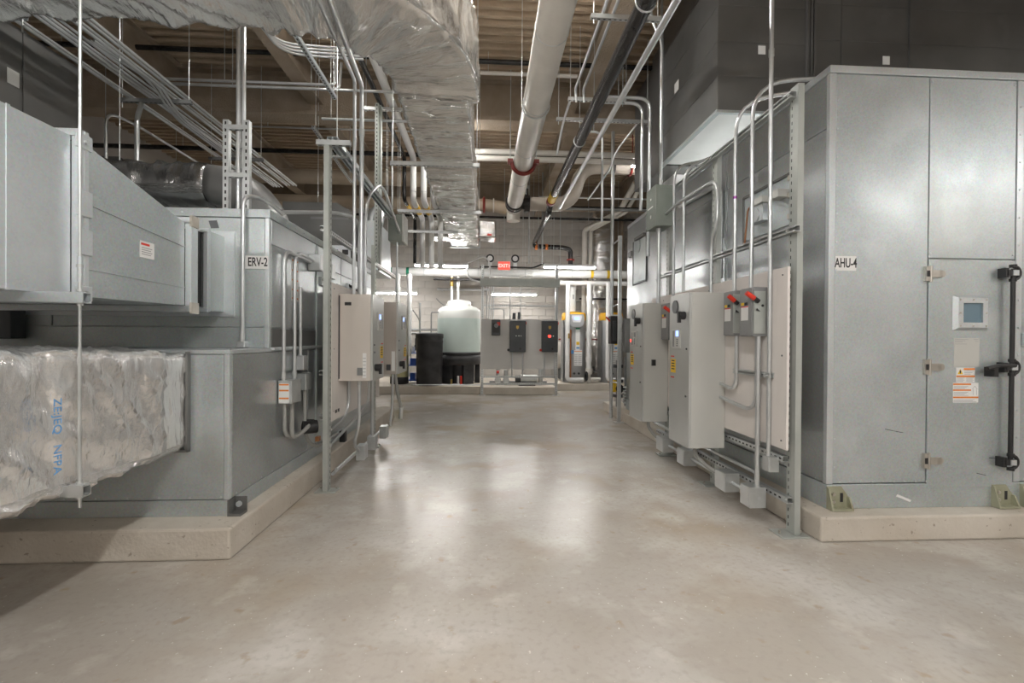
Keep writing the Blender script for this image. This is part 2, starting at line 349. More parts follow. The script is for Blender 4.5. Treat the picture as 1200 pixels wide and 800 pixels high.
# ------------------------------------------------------------------ ERV-2, left unit
XE = -1.587; YL = 2.958; YU = 3.48; ZB = .187; ZM = 1.215; ZT = 2.225; YEND = 6.75
erv = thing('energy_recovery_unit', 'big galvanized air unit on the left pad with an ERV-2 sign', 'air unit', (-3.5, 4.8, ZB))
MB().box(-5.6, XE-.012, YL+.012, YEND, ZB+.10, ZM-.02).build('lower_casing', 'galv', erv, bevel=.004)
MB().box(-5.6, XE-.012, YU+.012, YEND, ZM, ZT-.02).build('upper_casing', 'galv', erv, bevel=.004)
MB().box(-5.62, XE+.002, YL-.002, YEND+.02, ZB, ZB+.10).build('base_rail', 'galv', erv, bevel=.004)
MB().box(-5.62, XE+.006, YL-.006, YEND, ZM-.02, ZM+.006).build('lower_lid', 'galv_bright', erv, bevel=.003)
MB().box(-5.62, XE+.006, YU-.006, YEND, ZT-.05, ZT+.012).build('upper_lid', 'galv', erv, bevel=.003)
def panel(parent, x0, x1, y0, y1, z0, z1, m='galv', name='panel', bevel=.003): return MB().box(x0, x1, y0, y1, z0, z1).build(name, m, parent, bevel=bevel)
# front face (towards the viewer) panels, lower tier
for a, b in ((-5.6, -3.4), (-3.392, XE-.035)): panel(erv, a, b, YL, YL+.012, ZB+.105, ZM-.024)
panel(erv, XE-.032, XE, YL-.003, YL+.03, ZB+.102, ZM-.021, 'galv_bright', 'corner_trim')
# upper tier front
for a, b in ((-5.6, -3.1), (-3.092, XE-.035)): panel(erv, a, b, YU, YU+.012, ZM+.16, ZT-.054)
panel(erv, -5.6, XE-.035, YU, YU+.014, ZM+.008, ZM+.155, 'galv', 'cross_panel')
panel(erv, XE-.032, XE, YU-.003, YU+.03, ZM+.008, ZT-.05, 'galv_bright', 'corner_trim')
# aisle face, lower and upper
for a, b in ((YL+.035, 4.22), (4.228, 4.70), (4.708, 5.9), (5.908, YEND)): panel(erv, XE-.012, XE, a, b, ZB+.105, ZM-.024, 'galv_side')
for a, b in ((YU+.035, 4.42), (4.428, 5.15), (5.158, 5.9), (5.908, YEND)):
    panel(erv, XE-.012, XE, a, b, ZM+.16, 1.985, 'galv_side'); panel(erv, XE-.012, XE, a, b, 1.992, ZT-.054, 'galv_bright')
panel(erv, XE-.012, XE+.004, YU+.035, 4.4, ZM+.01, ZM+.15, 'galv_dark', 'dark_panel')
panel(erv, XE, XE+.03, YU+.02, 4.55, ZM-.008, ZM+.012, 'galv_bright', 'ledge')
panel(erv, XE, XE+.012, 4.40, 4.44, ZB+.12, ZT-.06, 'galv', 'seam_cover')
mb = MB()      # screws along the seams
for k in range(10): mb.disc((-3.3+k*.185, YL, ZB+.118), .007, 'y', -.004, 6)
for k in range(8): mb.disc((XE-.016, YL-.003, ZB+.2+k*.115), .006, 'y', -.004, 6)
for k in range(9): mb.disc((-3.4+k*.2, YU-.006, ZT-.02), .007, 'y', -.004, 6)
for k in range(22): mb.disc((XE, YL+.08+k*.165, ZB+.118), .007, 'x', .004, 6)
for k in range(18): mb.disc((XE+.006, YU+.1+k*.175, ZT-.02), .007, 'x', .004, 6)
for k in range(9): mb.disc((XE, YL+.018, ZB+.2+k*.105), .006, 'x', .004, 6)
s = mb.build('screws', 'galv_bright', erv); s['kind'] = 'stuff'
# lifting bracket on the front corner
lb = MB().box(XE-.005, XE+.075, YL-.012, YL+.07, ZB+.001, ZB+.016).box(XE-.005, XE+.006, YL-.012, YL+.07, ZB+.016, ZB+.10).box(XE-.005, XE+.075, YL+.062, YL+.07, ZB+.016, ZB+.10)
b_ = lb.build('corner_bracket', 'galv_dark', erv, label='blackened lifting bracket')
MB().disc((XE+.03, YL+.062, ZB+.055), .018, 'y', -.012, 10).build('bolt', 'galv_bright', b_)
# ERV-2 sign wraps at the upper corner
sg = MB().box(-1.76, XE-.006, YU-.0085, YU-.0035, 1.80, 1.895).build('name_sign', 'white', erv, label='white sign reading ERV-2')
text('ERV-2', .078, 'ink', sg, (-1.666, YU-.0092, 1.8475), FACE_CAM, bold=.0012, sx=.72, sy=1.15)
for (x, z, a) in ((-1.98, 2.12, .6),):
    c, s_ = math.cos(a)*.045, math.sin(a)*.045
    MB().prism([(x-c, z+s_), (x-s_*.8, z-c*.8), (x+c, z-s_), (x+s_*.8, z+c*.8)], 'y', YU-.002, YU+.002).build('tape_patch', 'tape', erv, label='square of grey tape')
# white duct collar on the ERV front
# access details on the aisle face: grey operator boxes and black latches
for (y, z) in ((4.5, 1.82), (5.35, 1.86), (5.95, 1.83)):
    hb = MB().box(XE, XE+.03, y-.02, y+.12, z-.02, z+.06).build('latch_plate', 'galv_bright', erv, bevel=.003)
    MB().tube(fillet([(XE+.03, y, z+.04), (XE+.05, y+.1, z+.02), (XE+.05, y+.32, z-.01)], .04), .014, 8).box(XE+.03, XE+.075, y+.30, y+.36, z-.10, z+.03).build('latch_handle', 'black', hb)
for (y, z) in ((4.62, 1.72), (5.2, 1.50)):
    MB().box(XE, XE+.006, y, y+.1, z, z+.05).build('slot_opening', 'black', erv)
# ------------------------------------------------------------------ galvanized supply duct at the far left
XD = -1.92
gd = thing('galvanized_duct', 'large galvanized duct narrowing into the upper casing of ERV-2', 'duct', (XD-.5, 2.4, 1.51))
WID = 1.35
def ductsec(y0, y1, zb0, zt0, zb1, zt1, x0=XD, x1=XD, w=WID):
    return MB().hexa([(x0-w, y0, zb0), (x0, y0, zb0), (x0, y0, zt0), (x0-w, y0, zt0)], [(x1-w, y1, zb1), (x1, y1, zb1), (x1, y1, zt1), (x1-w, y1, zt1)])
def ductrun(y0, y1, z0, z1): return MB().box(XD-WID, XD, y0, y1, z0, z1)
ductrun(.2, 1.965, 1.487, 2.228).build('straight_section', 'galv_bright', gd, bevel=.004)
ductrun(1.972, 2.25, 1.487, 2.228).build('straight_section', 'galv_bright', gd, bevel=.004)
ductsec(2.31, 3.06, 1.487, 2.228, 1.50, 2.027).build('taper_section', 'galv', gd, bevel=.004)
for z in (0,): 
    MB().box(XD-.002, XD+.003, 1.960, 1.974, 1.485, 2.230).build('standing_seam', 'galv_bright', gd)
for k, (za0, za1) in enumerate(((1.94, 1.875), (1.625, 1.615))):     # creases across the taper
    MB().hexa([(XD, 2.32, za0-.004), (XD+.006, 2.32, za0-.004), (XD+.006, 2.32, za0+.004), (XD, 2.32, za0+.004)], [(XD, 3.05, za1-.004), (XD+.006, 3.05, za1-.004), (XD+.006, 3.05, za1+.004), (XD, 3.05, za1+.004)]).build('stiffening_crease', 'galv', gd)
def flange(y, th, zb, zt, lip=.035, m='galv_bright', nm='flange'):
    return MB().box(XD-WID-lip, XD+lip, y, y+th, zb-lip, zb).box(XD-WID-lip, XD+lip, y, y+th, zt, zt+lip).box(XD, XD+lip, y, y+th, zb, zt).box(XD-WID-lip, XD-WID, y, y+th, zb, zt).build(nm, m, gd, bevel=.003)
f1 = flange(2.25, .026, 1.487, 2.228); f2 = flange(2.28, .026, 1.487, 2.228)
for zz in (1.50, 2.21):
    MB().box(XD+.028, XD+.04, 2.235, 2.32, zz-.035, zz+.035).build('corner_piece', 'galv_bright', f1, bevel=.003); MB().disc((XD+.04, 2.28, zz), .011, 'x', .012, 8).build('bolt', 'zinc', f1)
for zz in (1.74, 1.92): MB().box(XD+.03, XD+.045, 2.24, 2.315, zz-.06, zz+.06).build('flange_clip', 'galv_bright', f1, bevel=.003)
f3 = flange(3.06, .05, 1.50, 2.027, .04); flange(3.115, .03, 1.50, 2.027, .03)
for zz in (1.485, 2.04): MB().box(XD+.032, XD+.046, 3.055, 3.13, zz-.035, zz+.035).build('corner_piece', 'sealbrown', f3, label='corner smeared with brown sealant')
MB().box(XD-WID+.01, XD-.012, 3.145, 3.25, 1.505, 2.01).build('flexible_collar', 'black', gd, label='black rubber collar')
flange(3.25, .035, 1.50, 2.01, .03)
MB().box(XD-WID-.02, XD+.02, 3.285, 3.475, 1.48, 2.03).build('spigot', 'galv', gd, bevel=.004)
MB().box(XD-WID-.06, XD+.09, 3.465, 3.479, 1.45, 2.07).build('mounting_plate', 'galv_bright', gd)
st = MB().box(XD+.001, XD+.004, 2.672, 2.782, 1.742, 1.835).build('sticker', 'white', gd, label='small white sticker with red and grey print')
mb = MB(); mb.cur = 0; mb.box(XD+.004, XD+.0048, 2.68, 2.745, 1.812, 1.824); mb.cur = 1
for k in range(4): mb.box(XD+.004, XD+.0048, 2.685, 2.765-.01*(k % 2), 1.796-.012*k, 1.80-.012*k)
mb.build('print', ['red', 'greyink'], st)
# duct trapeze with one long rod that also carries the lower foil duct
tz = thing('trapeze_hanger', 'two-level trapeze on a long threaded rod carrying the galvanized and foil ducts at far left', 'hanger', (-2.4, 2.07, .567))
MB().strut((-3.6, 2.07, 1.465), (-1.70, 2.07, 1.465), .043, (0, 0, -1)).build('strut_channel', ['galv_bright', 'slot'], tz)
MB().strut((-3.6, 2.07, .642), (-1.70, 2.07, .642), .043, (0, 0, -1)).build('strut_channel', ['zinc', 'slot'], tz)
for x in (-1.73, -3.5): MB().cyl((x, 2.07, .567), (x, 2.07, ZC), .0062, 8).build('threaded_rod', 'zinc', tz)
for z in (.612, .672, 1.435, 1.495, 1.60): MB().cyl((-1.73, 2.07, z-.006), (-1.73, 2.07, z+.006), .013, 6).build('nut', 'zinc', tz)
for z in (.618, .666, 1.441): MB().box(-1.76, -1.70, 2.047, 2.093, z-.002, z+.002).build('washer', 'zinc', tz)
MB().cyl((-1.73, 2.07, 1.53), (-1.73, 2.07, 1.64), .0095, 8).build('rod_coupling', 'galv_bright', tz)
# ------------------------------------------------------------------ foil-wrapped duct, lower left
def skin_grid(rings, amp, fs, fp, seed=0, skew=.0, closed=True):
    """rings: list of (points, outward normals); returns an MB whose skin is creased: wrinkles of frequency fs along the path, fp around it"""
    mb = MB(); n = len(rings[0][0]); per = [0.0]; pts0 = [Vector(p) for p in rings[0][0]]
    for k in range(1, n): per.append(per[-1]+(pts0[k]-pts0[k-1]).length)
    tot = per[-1]+(pts0[0]-pts0[-1]).length; s = 0; uv = []; prev = None
    for pts, nrm in rings:
        c = sum((Vector(p) for p in pts), Vector())/n
        if prev is not None: s += (c-prev).length
        prev = c
        for k, (p, nn) in enumerate(zip(pts, nrm)):
            a = 2*math.pi*per[k]/tot; R_ = tot/6.283; pe = Vector((math.cos(a)*R_, math.sin(a)*R_, 0))
            q = Vector((pe.x*fp, pe.y*fp, (s+skew*per[k])*fs))+Vector((seed, seed*2.3, seed*.7))
            r1 = 1-abs(noise.noise(q)); r2 = 1-abs(noise.noise(q*2.3+Vector((5, 1, 3))))
            d = amp*(r1**5*1.2+r2**6*.55-.5)+amp*.8*noise.noise(q*.35)
            mb.v.append(tuple(Vector(p)+Vector(nn)*d)); uv.append((s, per[k]))
    for i in range(len(rings)-1):
        for k in range(n):
            a = i*n+k; b = i*n+(k+1) % n; mb.q((a, b, b+n, a+n), True)
    mb.q(tuple(range(n-1, -1, -1))); e = (len(rings)-1)*n; mb.q(tuple(e+k for k in range(n)))
    mb.uv = uv; return mb
def rrect(w, h, rad, step):
    """rounded rectangle outline centred at 0: list of (a,b,na,nb)"""
    out = []
    hw, hh = w/2, h/2
    def seg(p, q, nn):
        L_ = math.hypot(q[0]-p[0], q[1]-p[1]); k = max(1, int(L_/step))
        for i in range(k): t = i/k; out.append((p[0]+(q[0]-p[0])*t, p[1]+(q[1]-p[1])*t, nn[0], nn[1]))
    def arc(c, a0):
        for i in range(3): a = a0+math.pi/2*i/3; out.append((c[0]+rad*math.cos(a), c[1]+rad*math.sin(a), math.cos(a), math.sin(a)))
    seg((hw, -hh+rad), (hw, hh-rad), (1, 0)); arc((hw-rad, hh-rad), 0)
    seg((hw-rad, hh), (-hw+rad, hh), (0, 1)); arc((-hw+rad, hh-rad), math.pi/2)
    seg((-hw, hh-rad), (-hw, -hh+rad), (-1, 0)); arc((-hw+rad, -hh+rad), math.pi)
    seg((-hw+rad, -hh), (hw-rad, -hh), (0, -1)); arc((hw-rad, -hh+rad), -math.pi/2)
    return out
fd = thing('foil_wrapped_duct', 'foil-wrapped duct at lower left entering the front of ERV-2', 'duct', (-2.3, 2.0, .66))
ux, uz = Vector((1, 0, 0)), Vector((0, 0, 1))
def lowpath(y0, y1, k, x1, top0, top1, b0, b1):
    P_ = []
    for i in range(k+1):
        t = i/k; y = y0+(y1-y0)*t; zt = top0+(top1-top0)*t; zb = b0+(b1-b0)*t
        P_.append((Vector((x1-.55, y, (zt+zb)/2)), ux, uz))
    return P_, (lambda i: (1.1, (top0+(top1-top0)*i/k)-(b0+(b1-b0)*i/k)))
P_, wh = lowpath(.6, 2.665, 80, -1.785, 1.265, 1.225, .672, .61)
# fixed ring size so that the skin stays regular
rings = []
base_ring = rrect(1.1, .6, .045, .03)
for i, (p, rt, up) in enumerate(P_):
    h_ = wh(i)[1]; y = p.y
    puff = .018*math.sin(min(1, max(0, (y-1.72)/.5))*math.pi) + .03*max(0, 1-abs(y-1.70)/.22) - .03*max(0, 1-abs(y-1.98)/.10)
    rings.append(([p+rt*a+up*(b*h_/.6) for a, b, _, _ in base_ring], [rt*na+up*nb for _, _, na, nb in base_ring]))
    rings[-1] = ([q+n_*puff for q, n_ in zip(*rings[-1])], rings[-1][1])
skin_grid(rings, .020, 7, 3.2, 3, .8).build('foil_wrap', 'foil_lines', fd)
P_, wh = lowpath(2.64, 2.95, 12, -1.835, 1.205, 1.203, .605, .603)
rings = [([p+rt*a+up*(b*.99) for a, b, _, _ in base_ring], [rt*na+up*nb for _, _, na, nb in base_ring]) for p, rt, up in P_]
skin_grid(rings, .008, 9, 6, 8).build('foil_wrap', 'foil_lines', fd)
MB().box(-1.832, -1.818, 2.925, 2.956, .60, 1.208).box(-2.95, -1.818, 2.925, 2.956, .592, .606).build('end_flange', 'galv_dark', fd)
# blue print running down the wrap
for w_, z_ in (('ZE:JEQ', .975), ('NFPA', .80)): text(w_, .05, 'bprint', fd, (-1.728, 1.965, z_), (R(90), R(90), R(90)), 'wrap_print', 'blue print running down the foil')
# ------------------------------------------------------------------ AHU-4, right unit
XA = 2.307; YA = 2.984; AZ = .165; AT = 3.155; AEND = 7.42
ahu = thing('air_handling_unit', 'tall galvanized air unit on the right pad with an AHU-4 sign', 'air unit', (4.2, 5.2, AZ))
MB().box(XA+.014, 6.2, YA+.014, AEND, AZ+.17, AT-.04).build('casing', 'galv', ahu)
MB().box(XA-.002, 6.2, YA-.004, AEND+.02, AZ, AZ+.165).build('base_rail', 'galv', ahu, bevel=.004)
MB().box(XA-.006, 6.2, YA-.008, YA+.03, AT-.05, AT).build('top_rail', 'galv_bright', ahu, bevel=.004)
MB().box(XA-.006, XA+.03, YA+.03, AEND, AT-.05, AT).build('top_rail', 'galv_bright', ahu, bevel=.004)
MB().box(XA, 6.2, YA+.03, AEND, AT-.04, AT-.004).build('roof_sheet', 'galv', ahu)
def ap(x0, x1, z0, z1, m='galv', nm='panel'): return MB().box(x0, x1, YA, YA+.014, z0, z1).build(nm, m, ahu, bevel=.003)
ap(XA+.045, 3.012, AZ+.172, AT-.055); ap(3.02, 3.648, 1.872, AT-.055)
ap(3.70, 6.15, AZ+.172, AT-.055)
MB().box(XA-.003, XA+.042, YA-.004, YA+.03, AZ+.168, AT-.053).build('corner_trim', 'galv_bright', ahu, bevel=.003)
MB().box(3.652, 3.696, YA-.006, YA+.02, AZ+.168, AT-.053).build('seam_trim', 'galv_bright', ahu, bevel=.003)
dr = MB().box(3.018, 3.646, YA-.006, YA+.014, .300, 1.864).build('access_door', 'galv', ahu, bevel=.004)
wf = MB()
wx0, wx1, wz0, wz1 = 3.19, 3.442, 1.377, 1.62
wf.hexa([(wx0, YA-.006, wz0), (wx1, YA-.006, wz0), (wx1, YA-.006, wz0+.05), (wx0, YA-.006, wz0+.05)], [(wx0+.02, YA-.03, wz0+.02), (wx1-.02, YA-.03, wz0+.02), (wx1-.02, YA-.03, wz0+.055), (wx0+.02, YA-.03, wz0+.055)])
wf.hexa([(wx0, YA-.006, wz1-.05), (wx1, YA-.006, wz1-.05), (wx1, YA-.006, wz1), (wx0, YA-.006, wz1)], [(wx0+.02, YA-.03, wz1-.055), (wx1-.02, YA-.03, wz1-.055), (wx1-.02, YA-.03, wz1-.02), (wx0+.02, YA-.03, wz1-.02)])
wf.hexa([(wx0, YA-.006, wz0+.05), (wx0+.05, YA-.006, wz0+.05), (wx0+.05, YA-.006, wz1-.05), (wx0, YA-.006, wz1-.05)], [(wx0+.02, YA-.03, wz0+.055), (wx0+.055, YA-.03, wz0+.055), (wx0+.055, YA-.03, wz1-.055), (wx0+.02, YA-.03, wz1-.055)])
wf.hexa([(wx1-.05, YA-.006, wz0+.05), (wx1, YA-.006, wz0+.05), (wx1, YA-.006, wz1-.05), (wx1-.05, YA-.006, wz1-.05)], [(wx1-.055, YA-.03, wz0+.055), (wx1-.02, YA-.03, wz0+.055), (wx1-.02, YA-.03, wz1-.055), (wx1-.055, YA-.03, wz1-.055)])
wfo = wf.build('window_frame', 'galv_bright', dr)
MB().box(wx0+.05, wx1-.05, YA-.014, YA-.008, wz0+.05, wz1-.05).build('window_pane', 'glass', dr, label='small square blue-grey window')
mb = MB()
for a in (.032, .126, .22):
    for b in (.032, .12, .21):
        if (a, b) != (.126, .12): mb.disc((wx0+a, YA-.03, wz0+b), .006, 'y', -.004, 6)
mb.build('window_screws', 'nickel', dr)['kind'] = 'stuff'
for z in (1.762, 1.127, .488):
    h = MB().box(2.985, 3.012, YA-.02, YA, z-.05, z+.05).box(3.028, 3.10, YA-.022, YA-.006, z-.024, z+.024)
    h.disc((3.10, YA-.006, z), .024, 'y', -.016, 12).cyl((3.02, YA-.018, z-.055), (3.02, YA-.018, z+.055), .009, 8)
    ho = h.build('hinge', 'nickel', dr, label='nickel strap hinge')
    MB().box(2.99, 3.008, YA-.024, YA-.018, z-.02, z+.02).build('hinge_slot', 'black', ho)
# black locking bar with three keepers and a lever
bar = MB().cyl((3.578, YA-.045, .47), (3.584, YA-.045, 1.80), .0135, 12).build('locking_bar', 'black', dr, label='black vertical locking bar')
for z in (1.770, 1.128, .483):
    k = MB().torus((3.585, YA-.045, z), .045, .012, 'y', 18, 8, -math.pi/2, math.pi/2).box(3.53, 3.59, YA-.062, YA-.03, z-.02, z+.02).box(3.515, 3.54, YA-.058, YA-.006, z-.033, z+.033)
    k.cyl((3.582, YA-.045, z-.058), (3.582, YA-.045, z-.038), .02, 10).cyl((3.582, YA-.045, z+.038), (3.582, YA-.045, z+.058), .02, 10)
    ko = k.build('keeper', 'black', dr); MB().box(3.56, 3.60, YA-.068, YA-.062, z-.018, z+.018).build('clip', 'galv_bright', ko)
MB().tube(fillet([(3.58, YA-.065, 1.142), (3.46, YA-.07, 1.142), (3.36, YA-.08, 1.122)], .04), .014, 10).box(3.425, 3.455, YA-.072, YA-.006, 1.065, 1.13).build('lever', 'black', dr, label='black door lever')
# stickers on the door
s1 = MB().box(3.204, 3.387, YA-.0075, YA-.006, 1.128, 1.326).build('data_plate', 'cab', dr, label='pale data plate with small print')
mb = MB()
for z_, a, b in ((1.318, .005, .1), (1.309, .005, .08), (1.300, .005, .06), (1.287, .005, .09), (1.318, .14, .175), (1.306, .15, .175)): mb.box(3.204+a, 3.204+b, YA-.0082, YA-.0075, z_-.003, z_)
mb.build('print', 'greyink', s1)
s2 = MB().box(3.222, 3.356, YA-.0075, YA-.006, 1.024, 1.124).build('warning_label', 'white', dr, label='warning label with orange bars and yellow triangle')
MB().box(3.275, 3.356, YA-.0082, YA-.0075, 1.107, 1.12).box(3.222, 3.356, YA-.0082, YA-.0075, 1.058, 1.07).build('orange_bar', 'orange', s2)
MB().prism([(3.23, 1.078), (3.27, 1.078), (3.25, 1.115)], 'y', YA-.0082, YA-.0075).build('warning_triangle', 'yprint', s2)
MB().prism([(3.247, 1.083), (3.253, 1.083), (3.256, 1.098), (3.25, 1.108), (3.244, 1.098)], 'y', YA-.0086, YA-.0082).build('flame_symbol', 'ink', s2)
mb = MB()
for i in range(4):
    for c in (3.226, 3.294): mb.box(c, c+.056-.01*(i % 2), YA-.0082, YA-.0075, 1.051-.007*i, 1.0535-.007*i)
for i in range(3): mb.box(3.28, 3.35-.012*i, YA-.0082, YA-.0075, 1.098-.01*i, 1.101-.01*i)
mb.build('print', 'greyink', s2)['kind'] = 'stuff'
s3 = MB().box(3.20, 3.384, YA-.0075, YA-.006, .884, 1.019).build('warning_label', 'white', dr, label='larger warning label with three orange bars')
MB().box(3.20, 3.33, YA-.0082, YA-.0075, 1.004, 1.015).box(3.20, 3.33, YA-.0082, YA-.0075, .964, .974).box(3.20, 3.384, YA-.0082, YA-.0075, .914, .925).build('orange_bar', 'orange', s3)
mb = MB()
for i, z_ in enumerate((.995, .988, .981, .955, .948, .941, .934, .905, .898, .891)): mb.box(3.204, 3.31+(.06 if i > 6 else 0)-.013*(i % 3), YA-.0082, YA-.0075, z_-.0025, z_)
for a, b in (((3.34, .975), (3.358, .998)), ((3.376, .975), (3.358, .998))): mb.tube([(a[0], YA-.0075, a[1]), (b[0], YA-.0075, b[1])], .0012, 4)
mb.box(3.345, 3.3465, YA-.0082, YA-.0075, .935, .975).box(3.370, 3.3715, YA-.0082, YA-.0075, .935, .975)
mb.build('print', 'greyink', s3)['kind'] = 'stuff'
sg = MB().box(2.353, 2.50, YA-.0025, YA-.0005, 1.776, 1.874).build('name_sign', 'white', ahu, label='white sign reading AHU-4')
text('AHU-4', .072, 'ink', sg, (2.4265, YA-.0031, 1.825), FACE_CAM, bold=.0010, sx=.74, sy=1.25)
# lifting brackets along the base
for x in (2.305, 3.49, 3.70):
    w_ = .15
    b_ = MB().prism([(x, .168), (x+w_, .168), (x+w_, .25), (x+w_-.05, .318), (x, .318)], 'y', YA-.012, YA-.004)
    b_.box(x, x+w_, YA-.06, YA-.012, .168, .182).prism([(YA-.06, .182), (YA-.012, .182), (YA-.012, .31), (YA-.022, .31)], 'x', x, x+.012).prism([(YA-.06, .182), (YA-.012, .182), (YA-.012, .25), (YA-.03, .25)], 'x', x+w_-.012, x+w_)
    bo = b_.build('lifting_bracket', 'olive', ahu, label='olive lifting bracket with bolts')
    for dz in (.05, .10): MB().disc((x+.04, YA-.012, .168+dz), .012, 'y', -.012, 6).build('bolt', 'nickel', bo)
    MB().box(x+.09, x+.11, YA-.0135, YA-.012, .215, .275).build('keyhole', 'black', bo)
mb = MB()
for k in range(14): mb.disc((2.36, YA, .45+k*.19), .006, 'y', -.004, 6); mb.disc((3.672, YA-.006, .45+k*.19), .007, 'y', -.005, 6)
for k in range(9): mb.disc((2.40+k*.077, YA, .345), .007, 'y', -.005, 6)
for k in range(6): mb.disc((2.45+k*.23, YA-.008, AT-.04), .006, 'y', -.004, 6)
for z in (1.90, 3.07):
    for x in (3.03, 3.635): mb.disc((x, YA, z), .007, 'y', -.005, 6)
for k in range(24): mb.disc((XA, YA+.1+k*.18, .345), .006, 'x', -.004, 6)
for y in (4.30, 5.95):
    for k in range(12): mb.disc((XA, y+.018, .45+k*.22), .006, 'x', -.004, 6)
mb.build('screws', 'galv_bright', ahu)['kind'] = 'stuff'
for (x0_, z0_, x1_, z1_) in ((2.72, .700, 2.80, .685), (2.80, .684, 2.85, .676), (3.38, .395, 3.45, .380), (3.47, .50, 3.53, .497)):
    MB().prism([(x0_, z0_), (x1_, z1_), (x1_, z1_+.003), (x0_, z0_+.005)], 'y', YA-.0068 if x0_ > 3 else YA-.0008, YA).build('scuff', 'dgrey', ahu)
mk = MB().prism([(2.80, .245), (2.90, .205), (2.91, .218), (2.81, .258)], 'y', YA-.0055, YA-.004).build('white_scuff_tape', 'white', ahu)
lt = MB().box(3.70, 3.75, YA-.02, YA, 1.27, 1.36).disc((3.735, YA-.02, 1.41), .02, 'y', -.03, 10).build('panel_latch', 'galv_bright', ahu)
# aisle face
for a, b in ((YA+.035, 4.30), (4.308, 4.33), (4.338, 5.94), (5.948, AEND)):
    MB().box(XA, XA+.014, a, b, AZ+.172, 2.74).build('panel', 'galv_side', ahu, bevel=.003)
    MB().box(XA, XA+.014, a, b, 2.746, AT-.055).build('panel', 'galv_side', ahu, bevel=.003)
hd = MB().box(XA-.012, XA, 3.34, 4.0, 2.18, 2.55).build('damper_door', 'galv', ahu, bevel=.003)
mb = MB().box(XA-.02, XA-.012, 3.335, 3.365, 2.16, 2.57).box(XA-.02, XA-.012, 3.98, 4.005, 2.16, 2.57).box(XA-.02, XA-.012, 3.34, 4.0, 2.555, 2.575)
mb.build('door_gasket', 'galv_dark', hd)
for z in (2.24, 2.40, 2.53): MB().box(XA-.028, XA-.012, 3.33, 3.38, z-.02, z+.02).build('clip', 'nickel', hd)
MB().box(XA-.10, XA-.012, 3.38, 3.50, 2.395, 2.455).build('sensor_box', 'cab', hd, bevel=.003, label='small white sensor box')
MB().box(XA-.09, XA-.012, 3.60, 3.72, 2.42, 2.47).build('sensor_box', 'cab', hd, bevel=.003, label='small white sensor box')
MB().box(XA-.07, XA-.012, 3.62, 3.80, 2.28, 2.42).cyl((XA-.08, 3.72, 2.34), (XA-.012, 3.72, 2.34), .06, 14).build('actuator', 'galv_bright', hd)
MB().tube(fillet([(XA-.03, 3.78, 2.45), (XA-.04, 3.88, 2.45), (XA-.04, 3.93, 2.15)], .04), .008, 6).build('copper_line', 'copper', hd)
d2 = MB().box(XA-.014, XA, 6.50, 7.07, 2.17, 2.86).build('inspection_door', 'galv', ahu, bevel=.003)
MB().box(XA-.02, XA-.01, 6.485, 6.50, 2.14, 2.88).box(XA-.02, XA-.01, 7.07, 7.085, 2.14, 2.82).box(XA-.02, XA-.01, 6.485, 7.085, 2.14, 2.155).build('door_gasket', 'black', d2)
MB().disc((XA-.014, 6.84, 2.72), .10, 'x', -.012, 20).build('port_cover', 'galv', d2); MB().box(XA-.06, XA-.014, 6.5, 6.9, 2.80, 2.84).build('door_latch', 'galv_dark', d2)
MB().box(XA-.06, XA-.01, 7.05, 7.2, 2.60, 2.68).build('door_latch', 'grey', d2)
# ------------------------------------------------------------------ dark duct above AHU-4
rd = thing('overhead_duct', 'huge dark sheet-metal duct hanging above AHU-4 with small white stickers', 'duct', (4.4, 5.0, 3.60))
DX, DY, DZ = 2.31, 4.52, 3.61
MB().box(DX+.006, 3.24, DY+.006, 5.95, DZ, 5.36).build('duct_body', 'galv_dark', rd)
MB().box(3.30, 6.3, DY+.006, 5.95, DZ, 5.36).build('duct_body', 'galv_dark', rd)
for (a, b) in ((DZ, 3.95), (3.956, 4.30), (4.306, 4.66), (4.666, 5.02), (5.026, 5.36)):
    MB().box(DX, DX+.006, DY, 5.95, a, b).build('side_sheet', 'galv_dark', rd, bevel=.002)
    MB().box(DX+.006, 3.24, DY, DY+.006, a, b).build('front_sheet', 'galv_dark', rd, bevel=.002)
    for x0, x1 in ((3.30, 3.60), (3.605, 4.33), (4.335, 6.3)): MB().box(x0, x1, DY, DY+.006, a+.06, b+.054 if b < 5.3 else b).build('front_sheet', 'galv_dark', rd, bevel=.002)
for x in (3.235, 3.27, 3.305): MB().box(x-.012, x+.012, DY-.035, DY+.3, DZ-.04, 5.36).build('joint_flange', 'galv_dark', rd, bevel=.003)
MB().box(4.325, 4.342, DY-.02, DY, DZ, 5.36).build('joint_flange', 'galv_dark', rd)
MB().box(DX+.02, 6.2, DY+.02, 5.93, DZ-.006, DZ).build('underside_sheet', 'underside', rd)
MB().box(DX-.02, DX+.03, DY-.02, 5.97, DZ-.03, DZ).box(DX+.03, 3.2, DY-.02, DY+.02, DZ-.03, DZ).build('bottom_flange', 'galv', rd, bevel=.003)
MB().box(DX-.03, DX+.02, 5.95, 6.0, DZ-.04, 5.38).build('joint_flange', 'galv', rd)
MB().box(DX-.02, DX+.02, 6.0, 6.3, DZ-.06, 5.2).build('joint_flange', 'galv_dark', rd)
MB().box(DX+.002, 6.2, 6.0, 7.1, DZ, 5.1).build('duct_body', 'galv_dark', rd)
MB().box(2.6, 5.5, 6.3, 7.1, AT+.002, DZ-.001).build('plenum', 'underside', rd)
for (x, z) in ((2.73, 4.19), (4.05, 4.14)): MB().box(x, x+.075, DY-.003, DY, z, z+.085).build('sticker', 'white', rd, label='small white sticker')
MB().box(DX-.003, DX, 5.46, 5.58, 4.33, 4.45).build('sticker', 'white', rd, label='small white sticker')
